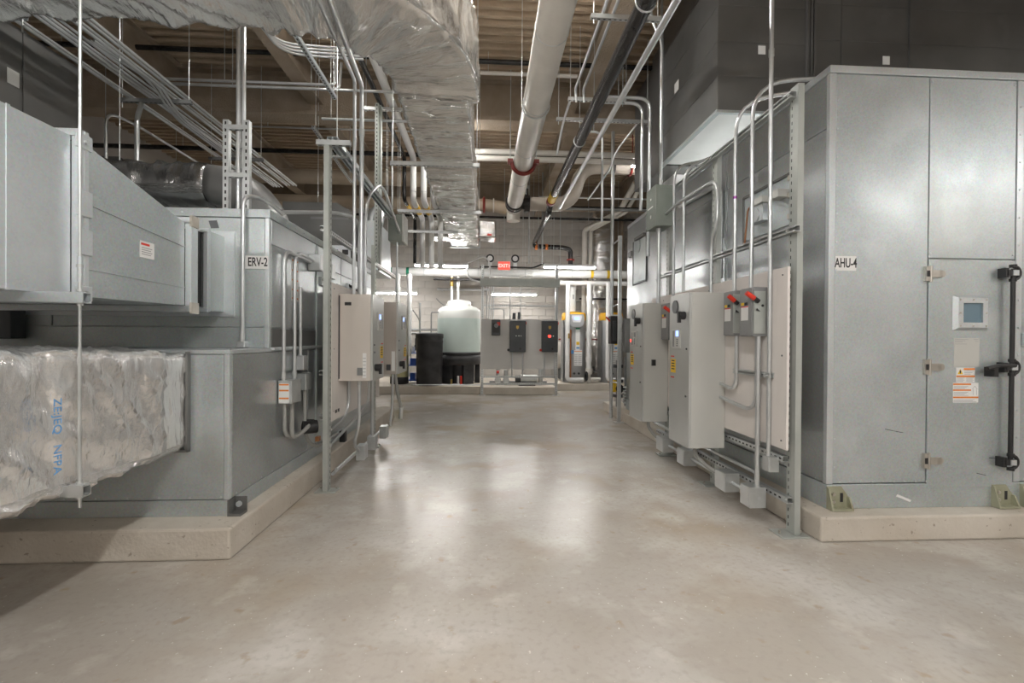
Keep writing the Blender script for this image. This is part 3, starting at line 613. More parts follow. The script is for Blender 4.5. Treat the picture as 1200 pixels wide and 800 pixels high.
# ------------------------------------------------------------------ right electrical rack
XR = 2.05
rk = thing('strut_rack', 'grey strut frame standing before AHU-4 that carries panels and conduits', 'frame', (XR, 4.2, 0))
for y, zt in ((2.934, 3.0), (4.0, 2.96), (5.06, 3.02)):
    for dy in (.0205, .0625):
        p = MB().strut((XR+.0205, y+dy, .012), (XR+.0205, y+dy, zt), .041, (0, -1, 0) if dy > .03 else (0, 1, 0), slots=False)
        p.cur = 1
        if dy > .03:
            for k in range(int(zt/.05)-2): p.box(XR-.0006, XR+.001, y+dy-.004, y+dy+.004, .05+k*.05, .072+k*.05)
        po = p.build('post', ['strutpaint', 'slot'], rk)
    bp = MB().box(XR-.10, XR+.09, y-.03, y+.12, 0, .010).build('base_plate', 'strutpaint', rk, bevel=.002)
    for dx in (-.075, .07): MB().cyl((XR+dx, y+.04, .010), (XR+dx, y+.04, .03), .008, 6).build('anchor_bolt', 'nickel', bp)
for z, y0, y1 in ((2.935, 2.95, 5.25), (2.035, 2.90, 5.42), (.50, 3.0, 5.3), (.235, 2.95, 5.3)):
    MB().strut((XR-.0215, y0, z), (XR-.0215, y1, z), .041, (1, 0, 0) if z < 1 else (-1, 0, 0), slots=z < 1).build('rail', ['zinc', 'slot'], rk)
for y in (2.97, 4.04, 5.1):
    for z in (2.935, 2.035, .235): MB().cyl((XR-.05, y, z), (XR-.042, y, z), .012, 6).build('bolt', 'zinc', rk)
XB = 1.985
bd = solo(MB().box(XB, XB+.019, 2.93, 5.42, .575, 1.79), 'backboard', 'pale painted plywood backboard on the right strut rack', 'board', 'board', bevel=.002)
mb = MB()
for y in (2.98, 4.0, 5.05):
    for z in (.63, 1.2, 1.74): MB().disc((XB, y, z), .006, 'x', -.003, 8).build('screw', 'dgrey', bd)
def drive_cabinet(label, x0, x1, y0, y1, z0, z1, side, bright=True, chamfer=.03, low=False, body='cab'):
    """tall drive cabinet on a board; side=-1: door looks to -X, +1: door looks to +X.  x0 = door face, x1 = back"""
    t = thing('drive_cabinet', label, 'cabinet', ((x0+x1)/2, (y0+y1)/2, z0)); s = side
    dth = .02*-s
    MB().box(x0+dth, x1, y0, y1, z0, z1).build('body', body, t, bevel=.006)
    d = MB().prism([(y0+.002, z0+.004), (y1-.002, z0+.004), (y1-.002, z1-chamfer), (y1-chamfer, z1-.004), (y0+.002, z1-.004)], 'x', x0, x0+dth).build('door', 'cabdoor', t, bevel=.004)
    W_ = y1-y0; F = lambda f: y0+W_*f
    def fx(a): return x0+s*a
    # round black escutcheon and rotary handle, keypad, labels
    zh = z1-.19; kz = z1-.30
    if low: zh = z0+.12; kz = z1-.16
    else: MB().tube([(x0, F(.68), z1-.105), (fx(.010), F(.68), z1-.105)], .058, 18).build('escutcheon', 'dgrey', d)
    hn = MB().cyl((x0, F(.22), zh), (fx(.05), F(.22), zh), .034, 16).box(fx(.035), fx(.06), F(.22)-.012, F(.22)+.012, zh-.06, zh+.035).build('rotary_handle', 'black', d, label='black rotary disconnect handle')
    MB().box(fx(.001), fx(.025), F(.40), F(.44), zh-.03, zh+.03).build('handle_mark', 'red', hn)
    kp = MB().box(x0, fx(.012), F(.38), F(.82), kz-.17, kz).build('keypad', 'cab', d, bevel=.003)
    MB().box(fx(.012), fx(.013), F(.45), F(.60), kz-.065, kz-.015).build('display', 'lcd' if bright else 'grey', kp)
    mb = MB()
    for k in range(4): mb.disc((fx(.012), F(.52), kz-.09-.018*k), .006, 'x', s*.004, 8)
    mb.build('keys', 'dgrey', kp)['kind'] = 'stuff'
    MB().box(fx(.0122), fx(.014), F(.68), F(.76), kz-.155, kz-.015).build('grip', 'grey', kp)
    lz = z0+.32 if low else z1-.565
    lb = MB().box(x0, fx(.002), F(.66), F(.92), lz-.12, lz).build('warning_label', 'yprint', d, label='yellow warning label')
    mb = MB()
    for k in range(4): mb.box(fx(.002), fx(.0028), F(.71), F(.87), lz-.02-.024*k, lz-.01-.024*k)
    mb.build('print', 'ink', lb)
    for zz in (.03, -.155): MB().box(x0, fx(.002), F(.74), F(.92), lz+zz-.012, lz+zz).build('red_strip', 'red', d)
    MB().disc((x0, F(.1), z1-.47), .008, 'x', s*.008, 8).build('lock', 'dgrey', d)
    MB().disc((x0, F(.12), z0+(z1-z0)*.33), .009, 'x', s*.008, 8).build('lock', 'dgrey', d)
    return t, d
ca, cad = drive_cabinet('nearer grey drive cabinet on the right rack with a lit blue keypad display', 1.674, XB-.001, 3.709, 4.106, .404, 1.696, -1)
cb, cbd = drive_cabinet('farther grey drive cabinet on the right rack with a black box on its side', 1.697, XB-.001, 4.907, 5.336, .409, 1.698, -1, bright=False)
MB().box(1.80, 1.84, 4.885, 4.907, 1.02, 1.085).build('vent_plug', 'black', cb, label='small black box on the near side')
MB().disc((1.697, 5.30, 1.29), .014, 'x', -.006, 10).build('indicator', 'redled', cbd, label='glowing red indicator')
# safety disconnects on the board
def disconnect(label, x0, x1, y0, y1, z0, z1, side=-1, m='grey', lever=True):
    t = thing('disconnect_switch', label, 'switch', ((x0+x1)/2, (y0+y1)/2, z0)); s = side
    MB().box(x0-s*.012, x1, y0, y1, z0, z1).build('body', m, t, bevel=.004)
    c = MB().box(x0, x0-s*.013, y0+.004, y1-.004, z0+.006, z1-.006).build('cover', m, t, bevel=.003)
    W_ = y1-y0; F = lambda f: y0+W_*f
    MB().box(x0+s*.0015, x0, F(.30), F(.85), z0+(z1-z0)*.33, z0+(z1-z0)*.60).build('label_plate', 'white', c)
    MB().box(x0+s*.0018, x0, F(.30), F(.85), z0+(z1-z0)*.60, z0+(z1-z0)*.62).build('red_strip', 'red', c)
    MB().box(x0+s*.0015, x0, F(.62), F(.85), z0+(z1-z0)*.64, z0+(z1-z0)*.70).build('warning_label', 'yprint', c)
    MB().box(x0+s*.0015, x0, F(.36), F(.58), z0+(z1-z0)*.64, z0+(z1-z0)*.70).build('warning_label', 'ink', c)
    if lever:
        # operating mechanism sits on the near side of the box
        sd = MB().disc((( x0+x1)/2-.005, y0, z0+(z1-z0)*.60), .042, 'y', -.012, 18).box((x0+x1)/2-.047, (x0+x1)/2+.037, y0-.008, y0, z0+.02, z1-.03).build('lever_plate', 'strutpaint', t)
        MB().disc(((x0+x1)/2+.012, y0-.012, z0+(z1-z0)*.62), .009, 'y', -.004, 10).prism([((x0+x1)/2-.035, z0+(z1-z0)*.52), ((x0+x1)/2-.005, z0+(z1-z0)*.50), ((x0+x1)/2-.03, z0+(z1-z0)*.57)], 'y', y0-.016, y0-.012).build('lever_opening', 'black', sd)
        p0 = Vector(((x0+x1)/2-.02, y0-.02, z0+(z1-z0)*.70)); p1 = Vector((x0+s*.055, y0-.02, z1-.045))
        lv = MB().cyl(p0, p0.lerp(p1, .35), .016, 10).build('lever', 'black', t, label='black lever with red grip')
        MB().cyl(p0.lerp(p1, .35), p1, .017, 10).build('grip', 'red', lv)
    return t
disconnect('nearest grey safety switch with a red lever on the right backboard', 1.872, XB-.001, 3.143, 3.306, 1.329, 1.678)
disconnect('second grey safety switch with a red lever, beside the nearer drive cabinet', 1.905, XB-.001, 3.44, 3.60, 1.335, 1.685)
disconnect('grey safety switch half hidden between the two right drive cabinets', 1.86, XB-.001, 4.60, 4.80, 1.30, 1.68)
# junction box high on the rack
jb = thing('junction_box', 'grey-green junction box high on the right rack', 'box', (1.92, 5.0, 2.53))
MB().box(1.83, 2.007, 4.864, 5.153, 2.53, 2.97).build('body', 'green', jb, bevel=.004)
cv = MB().box(1.818, 1.83, 4.86, 5.157, 2.526, 2.974).build('cover', 'green', jb, bevel=.003)
MB().box(1.816, 1.818, 4.95, 5.10, 2.75, 2.765).box(1.816, 1.818, 5.0, 5.03, 2.64, 2.675).box(1.816, 1.818, 5.0, 5.03, 2.84, 2.86).build('cover_label', 'white', cv)
# conduits on the right rack
X_ = 1.966
conduit('tallest straight conduit on the right rack, dropping from ceiling to a small box', [(X_, 3.09, .50), (X_, 3.09, 1.86), (X_-.008, 3.085, 1.98), (X_-.008, 3.085, 5.38)], .0145, .05, coup=[((X_-.008, 3.085, 3.26), (X_-.008, 3.085, 3.31))])
conduit('arched conduit of the right rack whose outer bend touches the top of AHU-4', [(X_, 3.32, 1.69), (X_, 3.32, 3.215), (2.6, 3.25, 3.235)], .0145, .28)
conduit('arched conduit of the right rack with a purple mark, inner of the pair over AHU-4', [(X_, 3.55, 1.69), (X_, 3.55, 3.19), (2.55, 3.30, 3.195)], .0145, .26)
MB().cyl((X_, 3.55, 2.42), (X_, 3.55, 2.44), .0155, 10).build('purple_mark', mat('purple_tape', (.35, .05, .4)), bpy.data.objects['conduit.002'])
conduit('conduit bent over from the junction box into the nearer right drive cabinet', [(1.93, 4.864, 2.66), (1.95, 4.55, 2.70), (1.965, 3.82, 2.68), (1.95, 3.80, 2.30), (1.95, 3.90, 2.15), (1.95, 3.90, 1.69)], .0145, .16)
conduit('conduit rising behind the rack above the nearer right cabinet, bent over the unit', [(X_, 4.50, 1.78), (X_, 4.50, 3.02), (2.4, 4.5, 3.19)], .0145, .18)
conduit('straight conduit between two strut posts, rising past the upper rail of the right rack', [(X_, 4.74, 1.70), (X_, 4.74, 3.12), (2.3, 4.76, 3.2)], .0145, .18)
conduit('fat conduit dropping from the junction box into the farther right drive cabinet', [(1.9, 4.99, 2.53), (1.9, 4.99, 1.69)], .022, coup=[((1.9, 4.99, 2.49), (1.9, 4.99, 2.53))])
conduit('conduit climbing from the junction box to the ceiling beside the dark duct', [(1.93, 5.02, 2.97), (1.93, 5.02, 4.62), (1.80, 5.02, 4.85), (1.80, 5.02, 5.4)], .0165, .15, coup=[((1.93, 5.02, 3.02), (1.93, 5.02, 3.07)), ((1.93, 5.02, 3.95), (1.93, 5.02, 4.0))])
conduit('slim strut-clipped riser next to the ceiling conduit at the dark duct edge', [(2.0, 5.22, 2.95), (2.0, 5.22, 5.38)], .0165)
conduit('thick conduit on the side of AHU-4 bent back toward the far end', [(2.27, 4.36, 1.9), (2.27, 4.36, 2.83), (2.27, 5.3, 2.87)], .026, .16, coup=[((2.27, 4.36, 2.44), (2.27, 4.36, 2.5)), ((2.27, 4.36, 2.3), (2.27, 4.36, 2.32))])
conduit('J-shaped conduit from the nearest safety switch into the cabinet side', [(1.945, 3.20, 1.33), (1.945, 3.20, .78), (1.945, 3.70, .83)], .0145, .17)
conduit('J-shaped conduit from the second safety switch into the cabinet side', [(1.945, 3.47, 1.335), (1.945, 3.47, .91), (1.945, 3.70, .94)], .0145, .13)
conduit('straight conduit dropping from the nearest safety switch to a low box', [(1.93, 3.16, 1.33), (1.93, 3.16, .26)], .0165, coup=[((1.93, 3.16, .22), (1.93, 3.16, .28))])
cs = thing('clamp_strut', 'short strut with clamps holding conduits across the backboard', 'strut', (1.965, 3.3, 1.02))
MB().strut((1.966, 3.06, 1.06), (1.966, 3.53, 1.06), .035, (-1, 0, 0)).build('channel', ['zinc', 'slot'], cs)
for y in (3.09, 3.16, 3.20, 3.47): MB().torus((1.945, y, 1.06), .017, .004, 'z', 12, 6).box(1.94, 1.95, y+.016, y+.03, 1.045, 1.075).build('clamp', 'zinc', cs)
def smallbox(name, label, x0, x1, y0, y1, z0, z1, m='zinc', cat='box'):
    t = solo(MB().box(x0, x1, y0, y1, z0, z1), name, label, cat, m, bevel=.004)
    b = BASE[t.name]
    return t
bxs = smallbox('device_box', 'small bright handy box under the tallest straight conduit', 1.95, 2.02, 3.05, 3.13, .395, .50)
MB().box(1.945, 1.95, 3.055, 3.125, .40, .495).build('cover', 'emt', bxs)
low = [(3.13, 3.25), (3.47, 3.62), (4.20, 4.36), (4.72, 4.90)]
low_lab = ['lowest row junction box nearest the viewer, under the right backboard', 'low junction box second from the viewer on the conduit under the right rack', 'low junction box below the nearer right drive cabinet', 'low junction box farthest along the conduit under the right rack']
for (a, b), lab in zip(low, low_lab):
    t = solo(MB().box(1.86, 1.98, a, b, .12, .265), 'junction_box', lab, 'box', 'zinc', bevel=.003)
    MB().box(1.855, 1.86, a+.006, b-.006, .126, .259).build('cover', 'emt', t)
conduit('conduit running low along the right rack through the junction boxes', [(1.93, 2.98+.15, .19), (1.93, 5.1, .19)], .0135)
conduit('low rear conduit parallel to the pad edge under the right rack', [(1.99, 3.25, .33), (1.99, 5.3, .33)], .0135)
conduit('grey flexible conduit looping under the nearer right drive cabinet', [(1.80, 3.85, .404), (1.80, 3.85, .32), (1.86, 3.75, .24), (1.90, 3.62, .22)], .017, .12, 'flex')
MB().cyl((1.80, 3.85, .385), (1.80, 3.85, .404), .026, 10).build('blue_bushing', 'blue', bpy.data.objects['conduit.0%d' % (len([o for o in bpy.data.objects if o.name.startswith('conduit')])-1)])
conduit('flexible conduit looping under the farther right drive cabinet', [(1.82, 5.05, .409), (1.82, 5.05, .33), (1.86, 4.95, .25), (1.90, 4.90, .22)], .017, .1, 'flex')
# slim posts and devices beyond the right rack
po = thing('slim_strut_post', 'slim strut post on the floor with clips, beyond the farther right cabinet', 'post', (2.09, 7.1, 0))
MB().strut((2.09, 7.1, .01), (2.09, 7.1, 2.92), .05, (0, 1, 0), slots=False).build('post', ['zinc', 'slot'], po)
MB().box(2.02, 2.16, 7.03, 7.17, 0, .01).build('base_plate', 'zinc', po)
for z in (2.88, 1.86, .62): MB().tube([(2.09, 7.12, z), (2.08, 7.5, z-.02)], .012, 6).build('clip_arm', 'zinc', po)
cz = conduit('vertical conduit from floor to ceiling beside the slim strut post', [(2.075, 7.5, .0), (2.075, 7.5, 5.38)], .028)
ds = thing('disconnect_switch', 'black disconnect on the slim post with a small red lever', 'switch', (2.05, 7.35, 1.25))
MB().box(2.00, 2.12, 7.28, 7.44, 1.23, 1.68).build('body', 'black', ds, bevel=.012); MB().box(2.03, 2.09, 7.26, 7.28, 1.28, 1.60).build('cover', 'dgrey', ds, bevel=.004)
MB().cyl((2.00, 7.33, 1.60), (1.93, 7.30, 1.66), .014, 8).build('lever', 'red', ds)
solo(MB().box(2.16, 2.30, 7.05, 7.15, 1.10, 1.63), 'control_box', 'plain grey box beside the black disconnect at the far end of AHU-4', 'box', 'grey', bevel=.004)
pv = thing('piping_assembly', 'cluster of small valves and flanges at the far corner of AHU-4', 'pipes', (2.25, 7.7, .165))
MB().cyl((2.25, 7.7, .165), (2.25, 7.7, .95), .04, 12).cyl((2.42, 7.8, .165), (2.42, 7.8, 1.0), .035, 12).build('pipe', 'grey', pv)
for z in (.35, .6, .85): MB().cyl((2.25, 7.7, z-.025), (2.25, 7.7, z+.025), .085, 14).build('pipe_flange', 'dgrey', pv)
MB().cyl((2.15, 7.65, .48), (2.35, 7.65, .48), .03, 10).disc((2.25, 7.6, .48), .07, 'y', -.01, 12).build('valve', 'blackpipe', pv); MB().box(2.14, 2.2, 7.62, 7.66, .42, .62).build('valve_handle', 'yprint', pv)
mb = MB()
for k in range(6): mb.torus((2.36, 7.6, .25+k*.05), .05, .012, 'z', 14, 6)
mb.build('spring_coil', 'zinc', pv)['kind'] = 'stuff'
# ------------------------------------------------------------------ left electrical rack
XL = -1.36
lk = thing('strut_rack', 'grey strut frame along the left unit carrying beige cabinets', 'frame', (-1.36, 4.9, 0))
for y, zt in ((3.955, 2.945), (5.56, 2.60)):
    for dy in (0, .042):
        p = MB().strut((-1.336, y+dy, .012), (-1.336, y+dy, zt if y < 5 else 2.4), .041, (0, 1 if dy == 0 else -1, 0), slots=False); p.cur = 1
        if dy > 0:
            for k in range(int(zt/.05)-2): p.box(-1.316, -1.3149, y+dy-.004, y+dy+.004, .05+k*.05, .072+k*.05)
        p.build('post', ['strutpaint', 'slot'], lk)
    bp = MB().box(-1.42, -1.25, y-.03, y+.09, 0, .01).build('base_plate', 'strutpaint', lk)
    for dx in (-1.40, -1.27): MB().cyl((dx, y+.07, .01), (dx, y+.07, .03), .008, 6).build('anchor_bolt', 'nickel', bp)
for z, y1 in ((.62, 5.9), (2.235, 7.2), (1.0, 5.9)):
    MB().strut((-1.396, 4.02, z), (-1.396, y1, z), .041, (-1, 0, 0)).build('rail', ['zinc', 'slot'], lk)
board2 = solo(MB().box(-1.3745, -1.3585, 4.165, 6.0, .555, 1.79), 'backboard', 'beige painted plywood backboard on the left strut rack', 'board', 'board', bevel=.002)
for z in (.64, 1.2, 1.74): MB().disc((-1.3585, 4.22, z), .006, 'x', .003, 8).build('screw', 'dgrey', board2)
for y in (4.26, 4.33): MB().box(-1.3585, -1.3565, y, y+.05, .615, .645).build('slot_opening', 'black', board2)
cc, ccd = drive_cabinet('nearest beige drive cabinet on the left rack with a dark slot in its side', -1.042, -1.3575, 4.337, 4.788, .900, 1.705, 1, low=True, body='cab_beige')
MB().box(-1.30, -1.24, 4.3345, 4.3365, 1.60, 1.63).build('slot_opening', 'black', cc)
MB().box(-1.18, -1.135, 4.318, 4.337, .955, 1.025).build('side_box', 'grey', cc, label='small grey box on the near side')
MB().box(-1.342, -1.356+.001, 4.3362, 4.337, .92, 1.69).build('seam', 'dgrey', cc)
sl = MB().box(-1.135, -1.10, 4.3355, 4.3365, .93, 1.16).build('paper_label', 'white', cc)
mb = MB()
for k in range(6): mb.box(-1.132, -1.105, 4.335, 4.3355, .95+.032*k, .955+.032*k)
mb.build('print', 'greyink', sl)['kind'] = 'stuff'
cd_, cdd = drive_cabinet('taupe drive cabinet on the left rack, second from the viewer', -1.065, -1.3575, 5.68, 6.30, .86, 1.74, 1, low=True, body='cab_taupe')
sl = MB().box(-1.14, -1.10, 5.6785, 5.6795, .90, 1.14).build('paper_label', 'white', cd_)
MB().box(-1.20, -1.15, 5.662, 5.68, .91, .98).build('side_box', 'dgrey', cd_, label='small dark box on the near side')
# conduits of the left side
conduit('conduit sweeping from high over the aisle down into the nearest left cabinet', [(-.76, 2.15, 5.4), (-.76, 2.15, 2.95), (-1.175, 4.42, 3.67), (-1.175, 4.42, 1.705)], .020, .10, coup=[((-1.175, 4.42, 3.20), (-1.175, 4.42, 3.26)), ((-1.175, 4.42, 1.72), (-1.175, 4.42, 1.77))])
conduit('slightly thinner conduit running parallel beside the sweeping conduit overhead', [(-.83, 2.15, 5.4), (-.83, 2.15, 2.98), (-1.235, 4.40, 3.70), (-1.235, 4.40, 1.705)], .0165, .10)
conduit('conduit leaving the top of ERV-2 and bending down into the nearest left cabinet', [(-1.62, 3.75, 2.29), (-1.36, 4.25, 2.43), (-1.26, 4.46, 2.45), (-1.24, 4.60, 2.40), (-1.24, 4.60, 1.705)], .0165, .14)
conduit('conduit up the front of ERV-2 bending over its top', [(-1.76, 3.445, 1.24), (-1.755, 3.445, 2.33), (-1.68, 3.60, 2.35), (-1.60, 3.74, 2.27)], .0145, .1, coup=[((-1.76, 3.445, 1.27), (-1.76, 3.445, 1.33))])
db = solo(MB().box(-1.79, -1.73, 3.42, 3.478, 1.225, 1.27), 'conduit_fitting', 'small fitting at the foot of the conduit on the front of ERV-2', 'fitting', 'emt', bevel=.006)
# hooked conduits on the aisle side of ERV-2
hooks = [(3.63, 1.98, .97, 'first'), (3.83, 2.0, .97, 'second'), (3.945, 1.90, 1.10, 'third')]
for (y, zt, zb, o_) in hooks:
    pts = [(-1.545, y, zb), (-1.545, y, zt), (-1.535, y+.5, zt-.02)] if o_ != 'third' else [(-1.545, y, zb), (-1.545, y, 1.72)]
    conduit(o_+' vertical conduit from the near corner on the aisle side of ERV-2', pts, .0145, .13, coup=[((-1.545, y, zb+.01), (-1.545, y, zb+.06))])
bx1 = solo(MB().box(-1.583, -1.48, 4.20, 4.30, 1.90, 2.04), 'junction_box', 'galvanized box where the hooked conduits end on ERV-2', 'box', 'zinc', bevel=.004)
MB().box(-1.48, -1.475, 4.205, 4.295, 1.905, 2.035).build('cover', 'emt', bx1)
bx1b = solo(MB().box(-1.583, -1.50, 4.60, 4.70, 1.88, 2.02), 'junction_box', 'second galvanized box on ERV-2 behind the left strut post', 'box', 'zinc', bevel=.004)
wl = solo(MB().box(-1.5865, -1.584, 3.86, 4.0, 1.60, 1.96), 'warning_sheet', 'white warning sheet with orange bars on the aisle side of ERV-2', 'label', 'white')
for z in (1.94, 1.86, 1.78, 1.70, 1.63): MB().box(-1.584, -1.5832, 3.87, 3.99, z-.012, z).build('orange_bar', 'orange', wl)
bx2 = solo(MB().box(-1.583, -1.48, 3.62, 3.80, .79, .97), 'junction_box', 'galvanized box with an orange warning sticker low on ERV-2', 'box', 'zinc', bevel=.004)
MB().box(-1.575, -1.50, 3.617, 3.62, .80, .95).build('warning_sticker', 'white', bx2)
for z in (.945, .90, .84): MB().box(-1.573, -1.502, 3.6162, 3.617, z-.012, z).build('orange_bar', 'orange', bpy.data.objects['warning_sticker'] if False else bx2)
bx3 = solo(MB().box(-1.583, -1.50, 3.95, 4.07, .86, 1.0), 'junction_box', 'galvanized box behind the stickered one low on ERV-2', 'box', 'zinc', bevel=.004)
bx4 = solo(MB().box(-1.583, -1.50, 3.90, 3.99, 1.03, 1.15), 'conduit_fitting', 'bright fitting on the third conduit of ERV-2', 'fitting', 'emt', bevel=.006)
conduit('grey flexible conduit drooping below the stickered box into a black coupling', [(-1.52, 3.72, .79), (-1.52, 3.72, .50), (-1.50, 3.88, .52), (-1.48, 3.97, .56)], .017, .1, 'flex')
conduit('second flexible conduit drooping behind the first on ERV-2', [(-1.55, 3.66, .79), (-1.55, 3.66, .53), (-1.53, 3.84, .50), (-1.50, 3.97, .53)], .015, .1, 'flex')
conduit('flexible conduit from the rear box past the black coupling toward the rack', [(-1.53, 4.01, .86), (-1.53, 4.01, .45), (-1.50, 4.18, .32), (-1.42, 4.5, .38)], .015, .12, 'flex')
bc = solo(MB().cyl((-1.53, 3.98, .54), (-1.44, 4.04, .54), .055, 14).cyl((-1.55, 4.04, .54), (-1.47, 4.04, .54), .06, 14), 'pipe_coupling', 'black round coupling low on the side of ERV-2', 'fitting', 'black')
MB().box(-1.47, -1.44, 4.08, 4.13, .40, .44).build('tag', 'copper', bc)
# lower conduits of the left rack
for k, (z, x) in enumerate(((.165, -1.28), (.125, -1.31))):
    conduit(('upper' if k == 0 else 'lower')+' of two conduits running low along the left strut rack', [(x, 4.05, z), (x, 6.1, z)], .0135)
for k, (a, lab) in enumerate(((4.62, 'low box nearest the viewer on the left rack conduits'), (5.05, 'low box in the middle of the left rack conduits'), (5.62, 'low box farthest along the left rack conduits'))):
    t = solo(MB().box(-1.27, -1.19, a, a+.13, .09, .235), 'junction_box', lab, 'box', 'zinc', bevel=.003); MB().box(-1.19, -1.185, a+.006, a+.124, .096, .229).build('cover', 'emt', t)
conduit('conduit dropping from the nearest left cabinet with an offset into the low conduits', [(-1.18, 4.40, .90), (-1.18, 4.40, .48), (-1.235, 4.42, .30), (-1.235, 4.60, .19)], .0145, .08, coup=[((-1.18, 4.40, .86), (-1.18, 4.40, .90))])
conduit('thin conduit behind the offset one, curving from the left board to the unit', [(-1.34, 4.62, .90), (-1.34, 4.62, .55), (-1.45, 4.25, .42)], .0135, .2)
conduit('long curving conduit from the taupe cabinet sweeping low toward ERV-2', [(-1.24, 5.0, .90), (-1.24, 5.0, .60), (-1.42, 4.25, .30)], .0145, .25)
conduit('straight drop conduit between the two left cabinets', [(-1.357, 5.11, 1.06), (-1.23, 5.11, 1.02), (-1.23, 5.11, .235)], .0145, .1)
conduit('grey flexible whip with a thick end beyond the left cabinets', [(-1.10, 5.72, .86), (-1.08, 5.75, .60), (-1.04, 5.80, .45), (-1.05, 5.80, .30)], .02, .1, 'flex', coup=[((-1.045, 5.80, .44), (-1.05, 5.80, .30))])
conduit('drop conduit from the taupe left cabinet to the farthest low box', [(-1.13, 5.70, .86), (-1.13, 5.70, .50), (-1.15, 5.66, .235)], .0145, .1)
solo(MB().box(-1.55, -1.49, 5.0, 5.07, .187, .31), 'latch_block', 'small black block at the pad edge behind the left conduits', 'fitting', 'black', bevel=.006)
# upper gear above the left rack
tp = thing('strut_column', 'tall dark strut column rising behind the left cabinets to the overhead duct hanger', 'column', (-1.43, 6.2, 2.2))
MB().box(-1.47, -1.39, 6.16, 6.25, 2.24, 4.36).build('column', 'strutpaint', tp); MB().strut((-1.43, 6.13, 2.24), (-1.43, 6.13, 4.36), .041, (0, 1, 0)).build('channel', ['strutpaint', 'slot'], tp)
conduit('thin riser beside the tall strut column', [(-1.34, 6.66, 3.02), (-1.34, 6.66, 5.4)], .014)
jl = thing('junction_box', 'grey-green junction box high above the left cabinets', 'box', (-1.30, 6.6, 2.66))
MB().box(-1.36, -1.17, 6.5, 6.82, 2.66, 3.02).build('body', 'green', jl, bevel=.004); MB().box(-1.17, -1.145, 6.49, 6.83, 2.65, 3.03).build('cover', 'cab', jl, bevel=.003)
conduit('conduit below the high left junction box', [(-1.26, 6.62, 2.66), (-1.26, 6.62, 1.95)], .014)
conduit('arched conduit from the high left junction box over to the first sweeping conduit', [(-1.20, 6.5, 2.76), (-1.22, 5.45, 3.12), (-1.22, 4.74, 2.7), (-1.22, 4.74, 1.705)], .0165, .3)
sp = thing('strut_brace', 'diagonal-looking white strut running high along the left rack', 'strut', (-1.25, 5.0, 3.2))
MB().strut((-1.325, 3.98, 2.975), (-1.325, 6.6, 2.975), .045, (0, 0, -1)).build('channel', ['galv_bright', 'slot'], sp)
MB().strut((-1.28, 3.98, 2.975), (-1.28, 6.6, 2.975), .045, (0, 0, -1)).build('channel', ['galv_bright', 'slot'], sp)
MB().strut((-1.42, 3.95, 2.93), (-1.14, 3.95, 2.93), .041, (0, 0, 1)).build('cross_strut', ['zinc', 'slot'], sp)
for y in (4.3, 6.4):
    MB().box(-1.40, -1.25, y-.02, y+.02, 2.945, 2.953).build('cross_plate', 'zinc', sp)
    MB().cyl((-1.365, y, 2.94), (-1.365, y, ZC), .005, 6).build('threaded_rod', 'zinc', sp)
# frame on top of ERV-2 with two conduits
uf = thing('strut_ladder', 'small ladder of slotted strut uprights standing on top of ERV-2', 'frame', (-2.0, 3.72, ZT))
for x in (-2.02, -1.865): MB().strut((x, 3.72, ZT+.013), (x, 3.72, 2.985), .043, (0, 1, 0)).build('upright', ['zinc', 'slot'], uf)
for z in (2.93, 2.56): MB().strut((-2.02, 3.715, z), (-1.865, 3.715, z), .035, (0, 0, 1)).build('rung', ['zinc', 'slot'], uf)
for x, o_ in ((-1.945, 'left'), (-1.905, 'right')): conduit(o_+' conduit of the pair rising from the strut ladder on ERV-2 to the ceiling', [(x, 3.74, 2.3), (x, 3.74, ZC)], .0165, coup=[((x, 3.74, 2.62), (x, 3.74, 2.68)), ((x, 3.74, 2.78), (x, 3.74, 2.82))])
# dark ducts behind ERV-2
dd = thing('overhead_duct', 'dark flat-sided duct high at the far left with a small white sticker', 'duct', (-4.6, 2.4, 2.9))
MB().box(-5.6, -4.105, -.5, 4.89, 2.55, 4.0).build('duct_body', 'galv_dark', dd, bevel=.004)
MB().box(-4.107, -4.095, 4.33, 4.36, 2.55, 4.0).build('joint_flange', 'galv_dark', dd)
MB().box(-4.107, -4.10, 4.20, 4.30, 3.47, 3.60).build('sticker', 'white', dd, label='small white sticker')
st = thing('strut_bracket', 'short strut with a bolt above the dark duct at far left', 'strut', (-4.0, 2.0, 3.9))
MB().strut((-4.6, 4.2, 4.03), (-3.95, 4.2, 4.03), .041, (0, 0, -1)).build('channel', ['galv_bright', 'slot'], st); MB().cyl((-3.98, 4.2, 3.9), (-3.98, 4.2, ZC), .006, 6).build('threaded_rod', 'zinc', st)
d3 = thing('overhead_duct', 'dark tapering duct seen below the conduit bundle behind ERV-2', 'duct', (-5, 6.5, 2.9))
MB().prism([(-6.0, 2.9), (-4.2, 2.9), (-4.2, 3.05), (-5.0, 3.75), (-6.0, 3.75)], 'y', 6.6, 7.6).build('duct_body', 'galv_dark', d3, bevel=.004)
MB().box(-5.1, -4.95, 6.595, 6.6, 3.35, 3.45).build('sticker', 'cab', d3)
fb = thing('foil_wrapped_duct', 'dark foil-wrapped duct crossing behind the strut ladder on ERV-2', 'duct', (-3.2, 4.7, 2.4))
rings = []
br = rrect(.38, .38, .14, .05)
path = []
for i in range(31): path.append((Vector((-4.07+1.37*i/30, 4.75, 2.80)), Vector((0, -1, 0)), uz))
for i in range(1, 13):
    a = math.pi/2*i/12; path.append((Vector((-2.7+.55*math.sin(a), 4.75, 2.80-.55*(1-math.cos(a)))), Vector((0, -1, 0)), Vector((math.sin(a), 0, math.cos(a)))))
